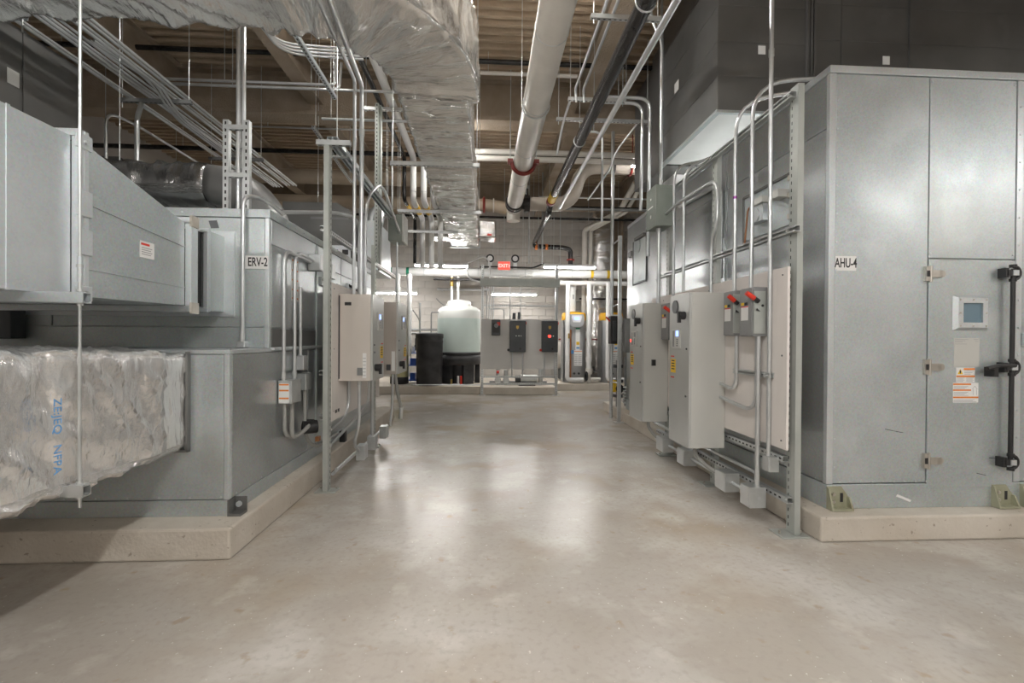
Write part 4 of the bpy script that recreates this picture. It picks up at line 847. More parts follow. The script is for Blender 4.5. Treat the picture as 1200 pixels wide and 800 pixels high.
for p, rt, up in path: rings.append(([p+rt*a+up*b for a, b, _, _ in br], [rt*na+up*nb for _, _, na, nb in br]))
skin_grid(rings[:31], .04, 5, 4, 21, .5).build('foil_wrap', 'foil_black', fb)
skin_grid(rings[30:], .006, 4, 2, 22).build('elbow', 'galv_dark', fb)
de = thing('overhead_duct', 'dark rounded duct elbow beyond ERV-2 behind the left cabinets', 'duct', (-2.4, 6.9, 2.4))
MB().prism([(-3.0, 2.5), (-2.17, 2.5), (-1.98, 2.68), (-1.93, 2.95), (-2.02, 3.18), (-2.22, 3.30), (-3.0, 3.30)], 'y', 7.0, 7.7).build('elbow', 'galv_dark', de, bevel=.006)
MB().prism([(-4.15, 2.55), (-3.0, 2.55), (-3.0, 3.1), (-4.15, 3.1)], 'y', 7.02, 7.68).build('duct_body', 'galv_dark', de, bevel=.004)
MB().box(-2.6, -2.05, 6.994, 7.0, 3.06, 3.09).build('seam', 'grey', de); MB().box(-2.45, -2.3, 6.994, 7.0, 2.88, 2.96).build('sticker', 'cab', de)
sv = thing('duct_transition', 'bright silver sheet transition beside the dark duct elbow above ERV-2', 'duct', (-1.9, 7.3, 2.24))
MB().hexa([(-1.91, 6.95, 2.30), (-1.60, 6.95, 2.30), (-1.60, 7.9, 2.30), (-1.91, 7.9, 2.30)], [(-1.86, 6.97, 3.05), (-1.62, 6.97, 3.05), (-1.62, 7.9, 3.05), (-1.86, 7.9, 3.05)]).build('transition', 'galv_bright', sv, bevel=.004)
MB().tube(fillet([(-1.80, 7.4, 3.05), (-1.80, 7.4, 3.25), (-1.66, 7.4, 3.36), (-1.66, 7.2, 3.05)], .12), .08, 12).build('gooseneck', 'galv_bright', sv)
MB().tube([(-1.62, 6.94, 3.0), (-1.58, 6.94, 2.3)], .02, 6).build('brace', 'galv_dark', sv)
hang(sv, -1.64, 7.8, 3.05); hang(sv, -1.84, 7.0, 3.0); hang(dd, -5.0, 1.0, 4.0); hang(dd, -5.0, 4.5, 4.0); hang(d3, -5.5, 7.0, 3.7); hang(de, -2.6, 7.3, 3.3); hang(de, -3.8, 7.3, 3.1); hang(fb, -3.6, 4.75, 2.95)
vent = solo(MB().box(-2.0, -1.62, 5.6, 5.63, 2.245, 2.40), 'slotted_strut_piece', 'short pale slotted bracket lying on top of ERV-2', 'bracket', 'galv_bright')
for k in range(3): MB().box(-1.95+.12*k, -1.88+.12*k, 5.5985, 5.60, 2.29, 2.35).build('slot_opening', 'black', vent)
# small panel and conduits low behind the hanger rod at far left
bxl = solo(MB().box(-3.55, -3.26, 3.36, 3.468, 1.50-.22, 1.56), 'control_box', 'dark control box half cut off at the left frame edge under the duct', 'box', 'dgrey', bevel=.004)
MB().box(-3.5, -3.38, 3.357, 3.36, 1.36, 1.46).build('label_plate', 'cab', bxl)
# ------------------------------------------------------------------ foil-wrapped overhead duct: cross run, elbow, aisle run
fo = thing('foil_wrapped_duct', 'huge foil-wrapped duct crossing overhead and curving along the aisle', 'duct', (-1.3, 3.5, 3.3))
CX, CY, RO, WD = -1.29, 3.665, 1.18, .63
HZ = .46
def ringset(path, outline): return [([p+rt*a+up*b for a, b, _, _ in outline], [rt*na+up*nb for _, _, na, nb in outline]) for p, rt, up in path]
ol = rrect(WD, HZ, .035, .028)
zc = 3.3+HZ/2
cr = []      # cross run from the left to the elbow; travels +X, right side = -Y
for i in range(100): cr.append((Vector((-4.07+(CX+4.07)*i/99, CY-RO+WD/2, zc)), Vector((0, -1, 0)), uz))
skin_grid(ringset(cr, ol), .034, 3.6, 2.6, 4, .9).build('cross_run', 'foil', fo)
el = []
olb = rrect(WD+.035, HZ+.03, .03, .026)
for i in range(56):
    a = math.pi/2*i/55; d = Vector((math.sin(a), -math.cos(a), 0)); el.append((Vector((CX, CY, zc))+d*(RO-WD/2+.012), d, uz))
for i in range(1, 8): el.append((Vector((CX+RO-WD/2+.012, CY+.03*i, zc)), Vector((1, 0, 0)), uz))
skin_grid(ringset(el, olb), .028, 6.0, 1.5, 9, .1).build('elbow', 'foil', fo)
ar = []
ol2 = rrect(.585, HZ, .03, .03)
for i in range(200):
    y = CY+.2+(10.05-CY-.2)*i/199
    ar.append((Vector((-.45, y, zc)), Vector((1, 0, 0)), uz))
rs = ringset(ar, ol2)
for i, (pts, nr) in enumerate(rs):      # wrap joints every ~0.85 m pinch the skin
    y = ar[i][0].y; ph = ((y-.35) % .86)/.86; puff = .016*math.sin(math.pi*ph)**.6-.012
    rs[i] = ([p+n_*puff for p, n_ in zip(pts, nr)], nr)
skin_grid(rs, .019, 7.0, 1.6, 14, .05).build('aisle_run', 'foil', fo)
xr, xl = -.158, -.742
fl = MB().box(xl-.03, xr+.03, 10.05, 10.09, 3.27, 3.3+HZ+.03).build('end_flange', 'galv_bright', fo)
for s, lab in ((-1, 'left'), (1, 'right')):
    x0 = xl if s < 0 else xr
    b2 = MB().box(x0, x0+s*.36, 9.5, 10.0, 3.38, 3.74); 
    b2.build('side_branch', 'foil_flat', fo, bevel=.03, label='foil-wrapped side branch')
MB().box(xr+.18, xr+.27, 9.495, 9.5, 3.42, 3.46).build('pink_tag', 'red', fo)
# trapezes under the aisle run
for y, x0, x1, lab in ((5.25, -1.08, -.08, 'trapeze under the foil aisle duct nearest the viewer'), (7.2, -1.36, -.08, 'middle trapeze under the foil aisle duct, also carrying small pipes'), (8.3, -1.6, -.5, 'trapeze farther along holding the white pipes left of the foil duct')):
    t = thing('trapeze_hanger', lab, 'hanger', ((x0+x1)/2, y, 3.2)); zz = 3.262 if y < 8 else 3.20
    MB().strut((x0, y, zz), (x1, y, zz), .041, (0, 0, 1)).build('strut_channel', ['zinc', 'slot'], t)
    for x in (x0+.03, x1-.03 if y < 8 else x0+.6): MB().cyl((x, y, zz-.05), (x, y, ZC), .005, 6).build('threaded_rod', 'zinc', t)
# ------------------------------------------------------------------ big white main pipe and its fittings
wp = thing('main_pipe', 'large white jacketed main pipe running overhead along the aisle', 'pipe', (.56, 5.5, 3.85))
PX, PZ, PR = .56, 4.0, .15
MB().cyl((PX, -1.0, PZ), (PX, 9.02, PZ), PR, 32).build('pipe', 'pipewhite', wp)
for y in (1.2, 2.6, 4.0, 5.25, 6.5, 7.7, 8.9): MB().torus((PX, y, PZ), PR, .005, 'y', 32, 5).build('jacket_band', 'zinc', wp)
MB().torus((PX, 7.05, PZ), PR+.022, .032, 'y', 26, 8, math.pi*.98, math.pi*2.02).box(PX-PR-.09, PX-PR-.01, 7.0, 7.1, PZ-.02, PZ+.04).box(PX+PR+.01, PX+PR+.09, 7.0, 7.1, PZ-.02, PZ+.04).build('clevis_saddle', 'dred', wp, label='dark red saddle clamp')
for s in (-1, 1): MB().cyl((PX+s*(PR+.05), 7.05, PZ), (PX+s*(PR+.05), 7.05, ZC), .008, 6).build('threaded_rod', 'zinc', wp)
gr = MB().cyl((PX, 9.02, PZ), (PX, 9.27, PZ), PR*.98, 24).cyl((PX, 9.04, PZ), (PX, 9.10, PZ), PR*1.22, 24).cyl((PX, 9.17, PZ), (PX, 9.23, PZ), PR*1.22, 24).build('black_coupling', 'blackpipe', wp, label='black grooved coupling')
MB().tube(fillet([(PX, 9.27, PZ), (PX, 9.60, PZ), (PX, 9.60, PZ-.25)], .16), .14, 20).build('end_elbow', 'pipewhite', wp)
for y0 in (2.2, 5.3):
    MB().torus((PX, y0, PZ), PR+.012, .008, 'y', 22, 6, math.pi, 2*math.pi).build('strap', 'zinc', wp)
    for s in (-1, 1): MB().cyl((PX+s*(PR+.012), y0, PZ), (PX+s*(PR+.012), y0, ZC), .005, 6).build('threaded_rod', 'zinc', wp)
vb = thing('butterfly_valve', 'black butterfly valve beside the end of the white main pipe', 'valve', (.86, 9.2, 3.9))
MB().cyl((.72, 9.2, 4.0), (.75, 9.2, 4.0), .11, 18).cyl((.75, 9.2, 4.0), (.86, 9.2, 4.0), .17, 18).cyl((.80, 9.2, 4.1), (.80, 9.2, 4.34), .035, 10).build('body', 'blackpipe', vb)
MB().cyl((.80, 9.2, 4.30), (.80, 9.2, 4.36), .05, 10).build('actuator', 'grey', vb)
sp_ = thing('insulated_pipe', 'tan jacketed pipe curving from the butterfly valve up to the right', 'pipe', (1.6, 9.2, 3.95))
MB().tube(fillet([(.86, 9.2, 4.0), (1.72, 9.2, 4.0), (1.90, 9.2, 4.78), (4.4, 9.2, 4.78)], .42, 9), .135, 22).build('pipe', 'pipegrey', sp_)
MB().cyl((.86, 9.2, 4.0), (1.0, 9.2, 4.0), .10, 18).build('reducer', 'pipewhite', sp_)
for x in (1.15, 1.3, 2.3, 3.3): MB().torus((x, 9.2, 4.0 if x < 2 else 4.78), .136, .005, 'x', 22, 5).build('jacket_band', 'pipetan', sp_)
MB().torus((2.9, 9.2, 4.78), .155, .022, 'x', 20, 6, math.pi, 2*math.pi).cyl((2.9, 9.05, 4.78), (2.9, 9.05, ZC), .01, 6).build('saddle', 'dred', sp_)
MB().torus((2.55, 9.2, 4.78), .155, .022, 'x', 20, 6).cyl((2.55, 9.2, 4.9), (2.55, 9.2, ZC), .012, 6).build('hanger_ring', 'blackpipe', sp_)
s2 = thing('insulated_pipe', 'tan jacketed pipe with dark red clamp joining the main pipe from the left', 'pipe', (.0, 9.6, 4.0))
MB().tube(fillet([(.44, 9.75, 4.05), (.05, 9.75, 4.12), (-1.2, 9.75, 4.12), (-5.5, 9.75, 4.12)], .2), .125, 18).build('pipe', 'pipetan', s2)
MB().torus((-.05, 9.75, 4.12), .14, .03, 'x', 20, 6).build('clamp', 'dred', s2); MB().torus((.15, 9.75, 4.11), .135, .015, 'x', 20, 6).build('band', 'pipewhite', s2)
# black pipe
bp = thing('black_pipe', 'glossy black pipe running overhead beside the white main pipe', 'pipe', (1.22, 6, 3.9))
MB().tube([(1.215, -.5, 3.9), (1.215, 8.6, 3.9)], .07, 18).build('pipe', 'blackpipe', bp)
MB().cyl((1.215, 8.6, 3.9), (1.215, 8.72, 3.9), .085, 16).build('coupling', 'dred', bp); MB().cyl((1.215, 8.2, 3.9), (1.215, 8.58, 3.9), .074, 16).build('yellow_marker', 'yprint', bp)
MB().tube(fillet([(1.215, 8.72, 3.9), (1.215, 9.0, 3.76), (1.215, 11.45, 3.72), (1.215, 11.5, 3.62), (1.95, 11.5, 3.60), (2.12, 11.5, 3.55), (2.12, 11.5, 3.05)], .1), .06, 14).build('lower_run', 'blackpipe', bp)
for x in (1.22, 1.48): MB().cyl((x, 11.5, 3.61), (x+.06, 11.5, 3.61), .075, 12).build('coupling', 'brick', bp)
MB().cyl((2.12, 11.5, 3.28), (2.12, 11.5, 3.31), .10, 12).build('flange', 'dred', bp)
for y in (3.5, 6.0): MB().torus((1.215, y, 3.9), .076, .008, 'y', 18, 6).cyl((1.215, y, 3.97), (1.215, y, ZC), .005, 6).build('hanger', 'emt', bp)
conduit('pale straight conduit running overhead to the right of the black pipe', [(1.335, -.5, 3.7), (1.335, 8.4, 3.7)], .028, n=12)
conduit('bent conduit hugging the ceiling beside the black pipe', [(1.25, 3.55, 4.02), (1.42, 3.62, 4.05), (1.62, 4.2, 4.0), (1.64, 4.25, 2.9)], .018, .15) if False else None
# thin pairs and trapezes to the right of the main pipe
for k, x in enumerate((1.10, 1.20)):
    conduit(('left' if k == 0 else 'right')+' of the two thin conduits above the black pipe with a kink down', [(x, 2.8, 4.42), (x, 5.72, 4.42), (x+.02, 5.75, 4.28)], .016, .1)
hang(bpy.data.objects['black_pipe'], 1.215, 1.5, 3.95)
conduit('thin conduit dangling diagonally below the upper trapeze by the black pipe', [(1.06, 5.79, 4.352), (1.00, 6.0, 4.15), (.93, 6.1, 3.75)], .016, .1)
tt = [('trapeze of slotted strut high beside the black pipe, nearest the viewer', 4.35, .98, 1.66, 4.40), ('second small trapeze holding conduits above the black pipe', 5.78, 1.02, 1.75, 4.36), ('third wide strut trapeze behind the black pipe', 6.15, .93, 2.2, 4.28)]
for lab, y, x0, x1, z in tt:
    t = thing('trapeze_hanger', lab, 'hanger', ((x0+x1)/2, y, z)); MB().strut((x0, y, z-.03), (x1, y, z-.03), .041, (0, 0, 1)).build('strut_channel', ['zinc', 'slot'], t)
    for x in (x0+.03, x1-.03): MB().cyl((x, y, z-.1), (x, y, ZC), .005, 6).build('threaded_rod', 'zinc', t)
for k, (z, x) in enumerate(((4.44, 2.12), (4.37, 2.02))):
    o = conduit(('upper' if k == 0 else 'lower')+' of two conduits bending down beside the dark right duct', [(1.5, 5.9, z), (x, 5.9, z), (x, 5.95, 2.4 if k == 0 else 3.0)], .022, .16)
    hang(o, 1.70+.1*k, 5.9, z)
hang(conduit('thin vertical conduit with a curved top between black pipe and dark duct', [(1.30, 6.2, 4.12), (1.57, 6.2, 4.12), (1.57, 6.2, 2.9)], .016, .2), 1.45, 6.2, 4.11)
conduit('kinked flexible conduit dropping diagonally left of the dark right duct', [(1.98, 6.0, 4.15), (1.75, 6.2, 3.85), (1.70, 6.25, 3.65), (1.42, 6.4, 3.25)], .014, .1)
# cross pipes (run left to right)
def cross(label, y, z, r, m, x0=-7.2, x1=6.7, name='pipe', cat='pipe', n=12):
    o = solo(MB().cyl((x0, y, z), (x1, y, z), r, n), name, label, cat, m)
    for f in (.07, .93):
        x = max(-6.5, x0+.02)+(min(6, x1-.02)-max(-6.5, x0+.02))*f
        if y > 12.4: MB().box(x-.02, x+.02, y, 13.795, z-.015, z+.015).build('wall_bracket', 'zinc', o)
        else: hang(o, x, y, z)
    return o
cross('black sprinkler pipe crossing under the deck nearest the viewer', 6.45, 5.16, .032, 'blackpipe', name='sprinkler_pipe')
cross('pale conduit crossing just under the first black sprinkler pipe at right of the foil duct', 6.62, 5.10, .026, 'pipewhite', -.1, 1.3, 'conduit', 'conduit')
cross('second black sprinkler pipe crossing beyond the big girder', 8.9, 4.80, .042, 'blackpipe', name='sprinkler_pipe')
cross('third black sprinkler pipe crossing near the back wall', 10.95, 4.45, .038, 'blackpipe', name='sprinkler_pipe')
cross('upper of two white pipes crossing behind the main pipe', 8.3, 4.66, .05, 'pipewhite', -1.0, 4.0)
cross('lower of two white pipes crossing behind the main pipe', 8.3, 4.54, .05, 'pipewhite', -1.0, 4.0)
cross('thick tan pipe crossing left of the foil duct above the dark elbow', 9.4, 4.50, .14, 'pipetan', -7, -.3, 'insulated_pipe', n=20)
cross('upper thin conduit crossing in front of the far sprinkler pipe', 7.75, 4.86, .014, 'emt', -3.8, -.7, 'conduit', 'conduit')
cross('lower thin conduit crossing in front of the far sprinkler pipe', 7.75, 4.73, .014, 'emt', -3.8, -.7, 'conduit', 'conduit')
cross('dark strut crossing left of the foil duct at mid height', 5.9, 4.40, .02, 'zinc', -2.05, -.9, 'strut', 'strut', 4)
cross('second dark strut crossing behind the first, left of the foil duct', 6.3, 4.22, .02, 'zinc', -2.2, -.7, 'strut', 'strut', 4)
cross('thin conduit crossing above the back wall at right', 10.5, 4.55, .02, 'emt', 1.2, 4.4, 'conduit', 'conduit')
cross('dark strut crossing above the water heaters', 10.8, 4.38, .035, 'grey', 1.5, 4.4, 'strut', 'strut', 4)
cross('dark pipe crossing above the back wall between the foil duct and the air handler', 11.6, 4.35, .03, 'blackpipe', -3.2, 4.4)
# conduits that turn from the left bundle across to the right
for k, (z, y) in enumerate(((4.62, 6.2), (4.56, 6.2))):
    o = conduit(('upper' if k == 0 else 'lower')+' galvanized conduit crossing high at left with a hooked end', [(-4.2, y, z), (-2.1, y, z), (-2.0+.06*k, y, z+.01), (-1.98+.06*k, y+.01, z+.36)], .019, .2)
    hang(o, -3.4+.1*k, y, z); hang(o, -2.3+.1*k, y, z)
for k in range(4):
    conduit(ORD[k]+' from the top of four conduits turning under the foil cross duct', [(-2.20+.02*k, 3.2, 4.33-.035*k), (-2.18+.02*k, 4.9, 4.33-.035*k), (-1.3, 4.94, 4.33-.035*k)], .012, .25)
# left conduit bundle along the left wall side
# hung from the deck by the trapezes below
xs_ = [-4.08, -4.03, -3.85, -3.80, -3.75, -3.69, -3.62, -3.57, -3.50, -3.45]
for k, x in enumerate(xs_):
    zz = 4.03 if k < 6 else 4.06
    xx = x
    conduit(ORD[k]+' from the left in the overhead bundle of parallel conduits at left', [(xx, .2, zz), (xx, 8.6, zz)], .0125 if k % 3 else .016, n=8)
for y, lab in ((5.5, 'nearest dark trapeze under the left conduit bundle'), (7.2, 'middle dark trapeze under the left conduit bundle'), (3.3, 'trapeze of the left conduit bundle hidden by the foil duct')):
    t = thing('trapeze_hanger', lab, 'hanger', (-3.8, y, 3.95)); MB().strut((-4.17, y, 3.985), (-3.38, y, 3.985), .041, (0, 0, 1)).build('strut_channel', ['grey', 'slot'], t)
    for x in (-4.14, -3.41): MB().cyl((x, y, 3.9), (x, y, ZC), .005, 6).build('threaded_rod', 'zinc', t)
for k, x in enumerate((-3.62, -3.66, -3.70)):
    conduit(ORD[k]+' of three small bends dropping from the left bundle behind the trapeze', [(x-.1, 4.6, 4.10), (x, 5.3, 4.12), (x+.05, 5.6, 3.86), (x+.05, 6.6, 3.84)], .013, .25)
conduit('riser with a rounded top left of the dark tapering duct', [(-3.87, 5.35, 2.6), (-3.87, 5.35, 3.72), (-3.93, 5.5, 3.95)], .025, .1, n=8)
conduit('hook-topped riser farthest left below the conduit bundle', [(-4.16, 5.3, 2.7), (-4.16, 5.3, 3.76), (-4.14, 5.7, 3.80), (-4.14, 8.4, 3.80)], .016, .15)
# short struts and rods left of the foil elbow
sx = thing('slotted_strut', 'slotted strut running along under the foil elbow at left', 'strut', (-2, 4.3, 3.9)); MB().strut((-1.72, 3.5, 4.02), (-1.72, 5.35, 4.02), .041, (0, 0, 1)).build('channel', ['galv_bright', 'slot'], sx)
for y in (3.6, 5.3): MB().cyl((-1.72, y, 4.0), (-1.72, y, ZC), .005, 6).build('threaded_rod', 'zinc', sx)
sx = thing('slotted_strut', 'thin pale strut sloping away below the two crossing conduits', 'strut', (-2.5, 6, 3.5)); MB().strut((-2.35, 6.4, 4.15), (-2.35, 8.2, 4.02), .041, (0, 0, 1)).build('channel', ['galv_bright', 'slot'], sx)
MB().cyl((-2.35, 6.5, 4.1), (-2.35, 6.5, ZC), .005, 6).cyl((-2.35, 8.1, 4.0), (-2.35, 8.1, ZC), .005, 6).build('threaded_rod', 'zinc', sx)
# two white pipes left of the foil duct, dropping at the far end
wps = [(-1.277, 'left'), (-1.096, 'middle'), (-.92, 'right')]
for x, o_ in wps:
    o = solo(MB().tube(fillet([(x, 3.0, 4.46), (x, 8.16, 4.46), (x, 8.16, 3.70), (x, 9.36, 3.70), (x, 9.36, 2.72)], .14), .053, 14), 'white_pipe', o_+' of three white pipes beside the foil aisle duct, dropping in two steps', 'pipe', 'pipewhite2')
    MB().cyl((x, 8.45, 3.70), (x, 8.9, 3.70), .0545, 14).build('pipe_marker', 'yprint' if o_ != 'right' else 'green', o)
    for z in (3.86,): MB().torus((x, 8.16, z), .056, .006, 'z', 14, 5).build('band', 'zinc', o)
o = solo(MB().tube(fillet([(-1.435, 3.0, 4.46), (-1.435, 8.16, 4.46), (-1.435, 8.16, 3.72), (-1.435, 9.4, 3.72), (-1.435, 9.4, 2.8)], .1), .033, 12), 'black_pipe', 'slim black pipe left of the three white pipes beside the foil duct', 'pipe', 'blackpipe')
MB().cyl((-1.435, 8.45, 3.72), (-1.435, 8.8, 3.72), .036, 12).build('yellow_marker', 'yprint', o)
t = thing('trapeze_hanger', 'high trapeze holding the white pipes just left of the foil elbow', 'hanger', (-1.3, 6.3, 4.37)); MB().strut((-1.65, 6.3, 4.375), (-.85, 6.3, 4.375), .041, (0, 0, 1)).build('strut_channel', ['zinc', 'slot'], t)
for x in (-1.62, -.88): MB().cyl((x, 6.3, 4.33), (x, 6.3, ZC), .005, 6).build('threaded_rod', 'zinc', t)
op = solo(MB().cyl((-1.13, 3.2, 3.86), (-1.13, 3.95, 3.86), .065, 14), 'white_pipe', 'short white pipe stub with yellow marks under the foil elbow', 'pipe', 'pipewhite')
MB().torus((-1.13, 3.75, 3.86), .066, .006, 'y', 16, 5).box(-1.20, -1.16, 3.75, 3.95, 3.80, 3.83).build('yellow_mark', 'yellow', op)
# ------------------------------------------------------------------ far mechanical area
hp = thing('header_pipe', 'long white header pipe across the back wall below the exit sign', 'pipe', (.6, 11.75, 2.9))
MB().cyl((-3.3, 11.75, 2.98), (4.6, 11.75, 2.98), .105, 20).build('pipe', 'pipewhite2', hp)
for x, m, lb in ((-2.38, 'green', None), (-1.96, 'green', None), (2.72, 'yprint', None), (3.14, 'yprint', None)):
    MB().cyl((x-.035, 11.75, 2.98), (x+.035, 11.75, 2.98), .107, 20).build('pipe_marker', mat('green_band', (.02, .28, .16)) if m == 'green' and not bpy.data.materials.get('green_band') else bpy.data.materials.get('green_band') if m == 'green' else M[m], hp)
for x in (-1.55, -.2, 1.0, 2.2, 3.4): MB().torus((x, 11.75, 2.98), .112, .006, 'x', 18, 5).cyl((x, 11.75, 3.09), (x, 11.75, ZC), .005, 6).build('hanger', 'zinc', hp)
cross('dark pipe with yellow bands just below the white header', 11.6, 2.78, .03, 'blackpipe', -1.3, 1.4)
cross('second white header above the water heaters', 11.9, 2.765, .062, 'pipewhite2', 1.7, 4.5, 'header_pipe')
# exit sign
ex = thing('exit_sign', 'lit red EXIT sign hanging before the white header pipe', 'sign', (.44, 11.1, 2.96))
MB().box(.285, .585, 11.10, 11.14, 2.955, 3.165).build('housing', 'fixture', ex, bevel=.004)
fc = MB().box(.292, .578, 11.094, 11.10, 2.962, 3.158).build('face', 'exitface', ex)
text('EXIT', .115, 'exittext', fc, (.412, 11.0925, 3.058), FACE_CAM, bold=.003)
MB().prism([(.545, 3.0), (.572, 3.06), (.545, 3.115)], 'y', 11.0925, 11.094).build('arrow', 'exittext', fc)
MB().cyl((.435, 11.12, 3.165), (.435, 11.12, ZC), .008, 6).build('stem', 'zinc', ex)
for k, x in enumerate((.10, .74)):
    t = thing('pressure_gauge', ('left' if k == 0 else 'right')+' round dial gauge on a white stub above the header pipe', 'gauge', (x, 11.75, 3.08))
    MB().cyl((x, 11.75, 3.08), (x, 11.75, 3.24), .05, 12).build('stub', 'pipewhite2', t); MB().cyl((x, 11.75, 3.34), (x, 11.70, 3.34), .085, 18).build('dial', 'white', t); MB().torus((x, 11.70, 3.34), .085, .02, 'y', 20, 6).build('bezel', 'black', t)
conduit('black braided cable along the top of the header pipe by the exit sign', [(-.15, 11.60, 3.10), (.25, 11.60, 3.11), (1.2, 11.62, 3.10), (1.45, 11.5, 3.2)], .02, .1, 'black', 'cable', 'cable')
# polyethylene tank on its stand
tk = thing('storage_tank', 'large translucent white tank on a black stand', 'tank', (-.655, 11.5, .19))
C_ = (-.675, 11.76)
MB().lathe(C_, [(.535, .965), (.54, 1.0), (.54, 1.80)], 40).build('lower_wall', 'tankliq', tk, label='wall tinted pale green by the liquid inside')
MB().lathe(C_, [(.54, 1.80), (.54, 1.98), (.52, 2.03), (.44, 2.09), (.30, 2.14), (.29, 2.14)], 40).build('upper_wall', 'tank', tk)
MB().lathe(C_, [(.30, 2.14), (.30, 2.22), (.275, 2.25), (.12, 2.275), (.05, 2.29)], 12).build('lid', 'pipewhite2', tk)
for x in (-.95, -.40): MB().cyl((x, 11.76, 2.06), (x, 11.45, 2.14), .03, 8).build('cap', 'pipewhite2', tk)
mb = MB(); prof = []
stand = MB().lathe(C_, [(.50, .90), (.555, .90), (.555, .965), (.50, .965)], 36)
for k in range(6):      # arched stand: wide legs around the base, openings between
    a0 = math.pi/3*k-.25; a1 = a0+.50
    for r0, r1 in ((.42, .55),):
        q = []
        for a in (a0, a1): q += [(C_[0]+r1*math.cos(a), C_[1]+r1*math.sin(a))]
        for a in (a1, a0): q += [(C_[0]+r0*math.cos(a), C_[1]+r0*math.sin(a))]
        stand.prism(q, 'z', .19, .66)
stand.lathe(C_, [(.42, .66), (.55, .66), (.55, .905), (.42, .905)], 36)
stand.lathe(C_, [(.35, .19), (.35, .9)], 24)
stand.build('stand', 'blackpoly', tk)
for dx, m in ((.02, 'white'), (.09, 'red'), (-.14, 'brass')): MB().cyl((C_[0]+dx, 11.16, .19), (C_[0]+dx, 11.16, .40 if m != 'brass' else .32), .025, 8).build('fitting', m, tk)
dm = thing('plastic_drum', 'tall black plastic drum beside the white tank', 'drum', (-1.33, 11.12, .19))
MB().lathe((-1.335, 11.1), [(.29, .19), (.305, .22), (.315, 1.22), (.315, 1.30)], 30).build('drum', 'blackpoly', dm)
MB().lathe((-1.335, 11.1), [(.325, 1.30), (.33, 1.32), (.33, 1.40), (.31, 1.42), (.05, 1.425)], 30).build('lid', 'blackpoly', dm)
MB().lathe((-1.335, 11.1), [(.316, 1.20), (.322, 1.21), (.322, 1.24), (.316, 1.25)], 30).build('rim', 'blackpoly', dm)
ve = thing('softener_vessel', 'yellow fibreglass vessel with a black foot behind the left cabinets', 'vessel', (-2.1, 11.4, .19))
MB().lathe((-2.1, 11.4), [(.20, .34), (.21, .40), (.21, 1.75), (.16, 1.92), (.06, 1.98)], 26).build('shell', 'frp', ve); MB().lathe((-2.1, 11.4), [(.20, .19), (.22, .2), (.22, .36), (.2, .36)], 26).build('foot', 'black', ve)
# blue feed skid
bs = thing('feed_skid', 'blue metering pump skid with white bottles beside the drum', 'skid', (-1.75, 11.6, .19))
MB().box(-1.90, -1.56, 11.45, 11.8, .25, .28).box(-1.90, -1.56, 11.45, 11.8, .62, .65).box(-1.90, -1.56, 11.45, 11.8, .92, .94).build('shelf', 'blue', bs)
for x in (-1.89, -1.57):
    for y in (11.46, 11.79): MB().box(x-.012, x+.012, y-.012, y+.012, .19, 1.1).build('leg', 'zinc', bs)
MB().box(-1.86, -1.72, 11.5, 11.7, .65, .80).box(-1.86, -1.74, 11.5, 11.7, .28, .44).build('pump', 'blue', bs)
MB().cyl((-1.65, 11.6, .65), (-1.65, 11.6, .86), .05, 12).cyl((-1.66, 11.6, .28), (-1.66, 11.6, .48), .06, 12).cyl((-1.80, 11.6, .94), (-1.80, 11.6, 1.1), .05, 12).build('bottle', 'white', bs)
MB().box(-1.74, -1.70, 11.5, 11.52, 1.0, 1.3).build('black_controller', 'black', bs)
for k, (x, z0) in enumerate(((-2.12, 1.98), (-1.84, .9))):
    o = solo(MB().cyl((x, 11.25, z0), (x, 11.25, 2.85), .055, 14), 'white_pipe', ('left' if k == 0 else 'right')+' of two white vertical pipes below the header, above the yellow vessel', 'pipe', 'pipewhite2')
    for z in ((2.0, 2.4, 2.75) if k else (2.1, 2.5, 2.78)): MB().cyl((x, 11.25, z-.04), (x, 11.25, z+.04), .066, 14).build('coupling', 'pipewhite2', o)
conduit('thin black tube hanging in a curve behind the yellow vessel', [(-1.80, 11.5, 2.0), (-1.62, 11.5, 1.75), (-1.60, 11.5, 1.4), (-1.75, 11.5, 1.1)], .012, .2, 'black', 'tube', 'hose')
conduit('dark hose swooping from the wall to the tank top', [(-1.3, 12.2, 2.35), (-1.15, 12.1, 2.2), (-1.0, 12.0, 2.13)], .012, .2, 'grey', 'tube', 'hose')
conduit('slotted strut post left of the black drum', [(-1.58, 11.2, .19), (-1.58, 11.2, 2.15)], .022, cat='post', name='strut_post', m='zinc', n=4)
conduit('thin pipe bracket left of the white tank', [(-1.35, 11.55, 1.4), (-1.35, 11.55, 1.95), (-1.16, 11.55, 1.95)], .016, .04, 'grey', 'pipe', 'pipe')
for k, x in enumerate((-.86, -.70)):
    o = solo(MB().cyl((x, 11.72, 2.13 if k == 0 else 2.2), (x, 11.72, 2.88), .028 if k == 0 else .03, 10), 'white_pipe', ('left' if k == 0 else 'right')+' of two slim white pipes dropping into the white tank', 'pipe', 'pipewhite2')
    MB().cyl((x, 11.72, 2.62), (x, 11.72, 2.84), .045, 10).build('union', 'pipewhite2' if k else 'brass', o)
hd_ = MB().box(-.98, -.84, 11.62, 11.66, 2.78, 2.81).build('lever', 'brass', o)
conduit('white cable looping from the strip light to the pump stand wireway', [(-.45, 10.88, 2.98), (-.42, 10.84, 2.70), (-.05, 10.8, 2.60)], .02, .2, 'pipewhite2', 'cable', 'cable')
conduit('white cable arching over the left strip light to the pump stand', [(-.43, 10.88, 3.075), (-.05, 10.85, 3.24), (.09, 10.8, 3.1), (.09, 10.75, 2.68)], .018, .2, 'pipewhite2', 'cable', 'cable')
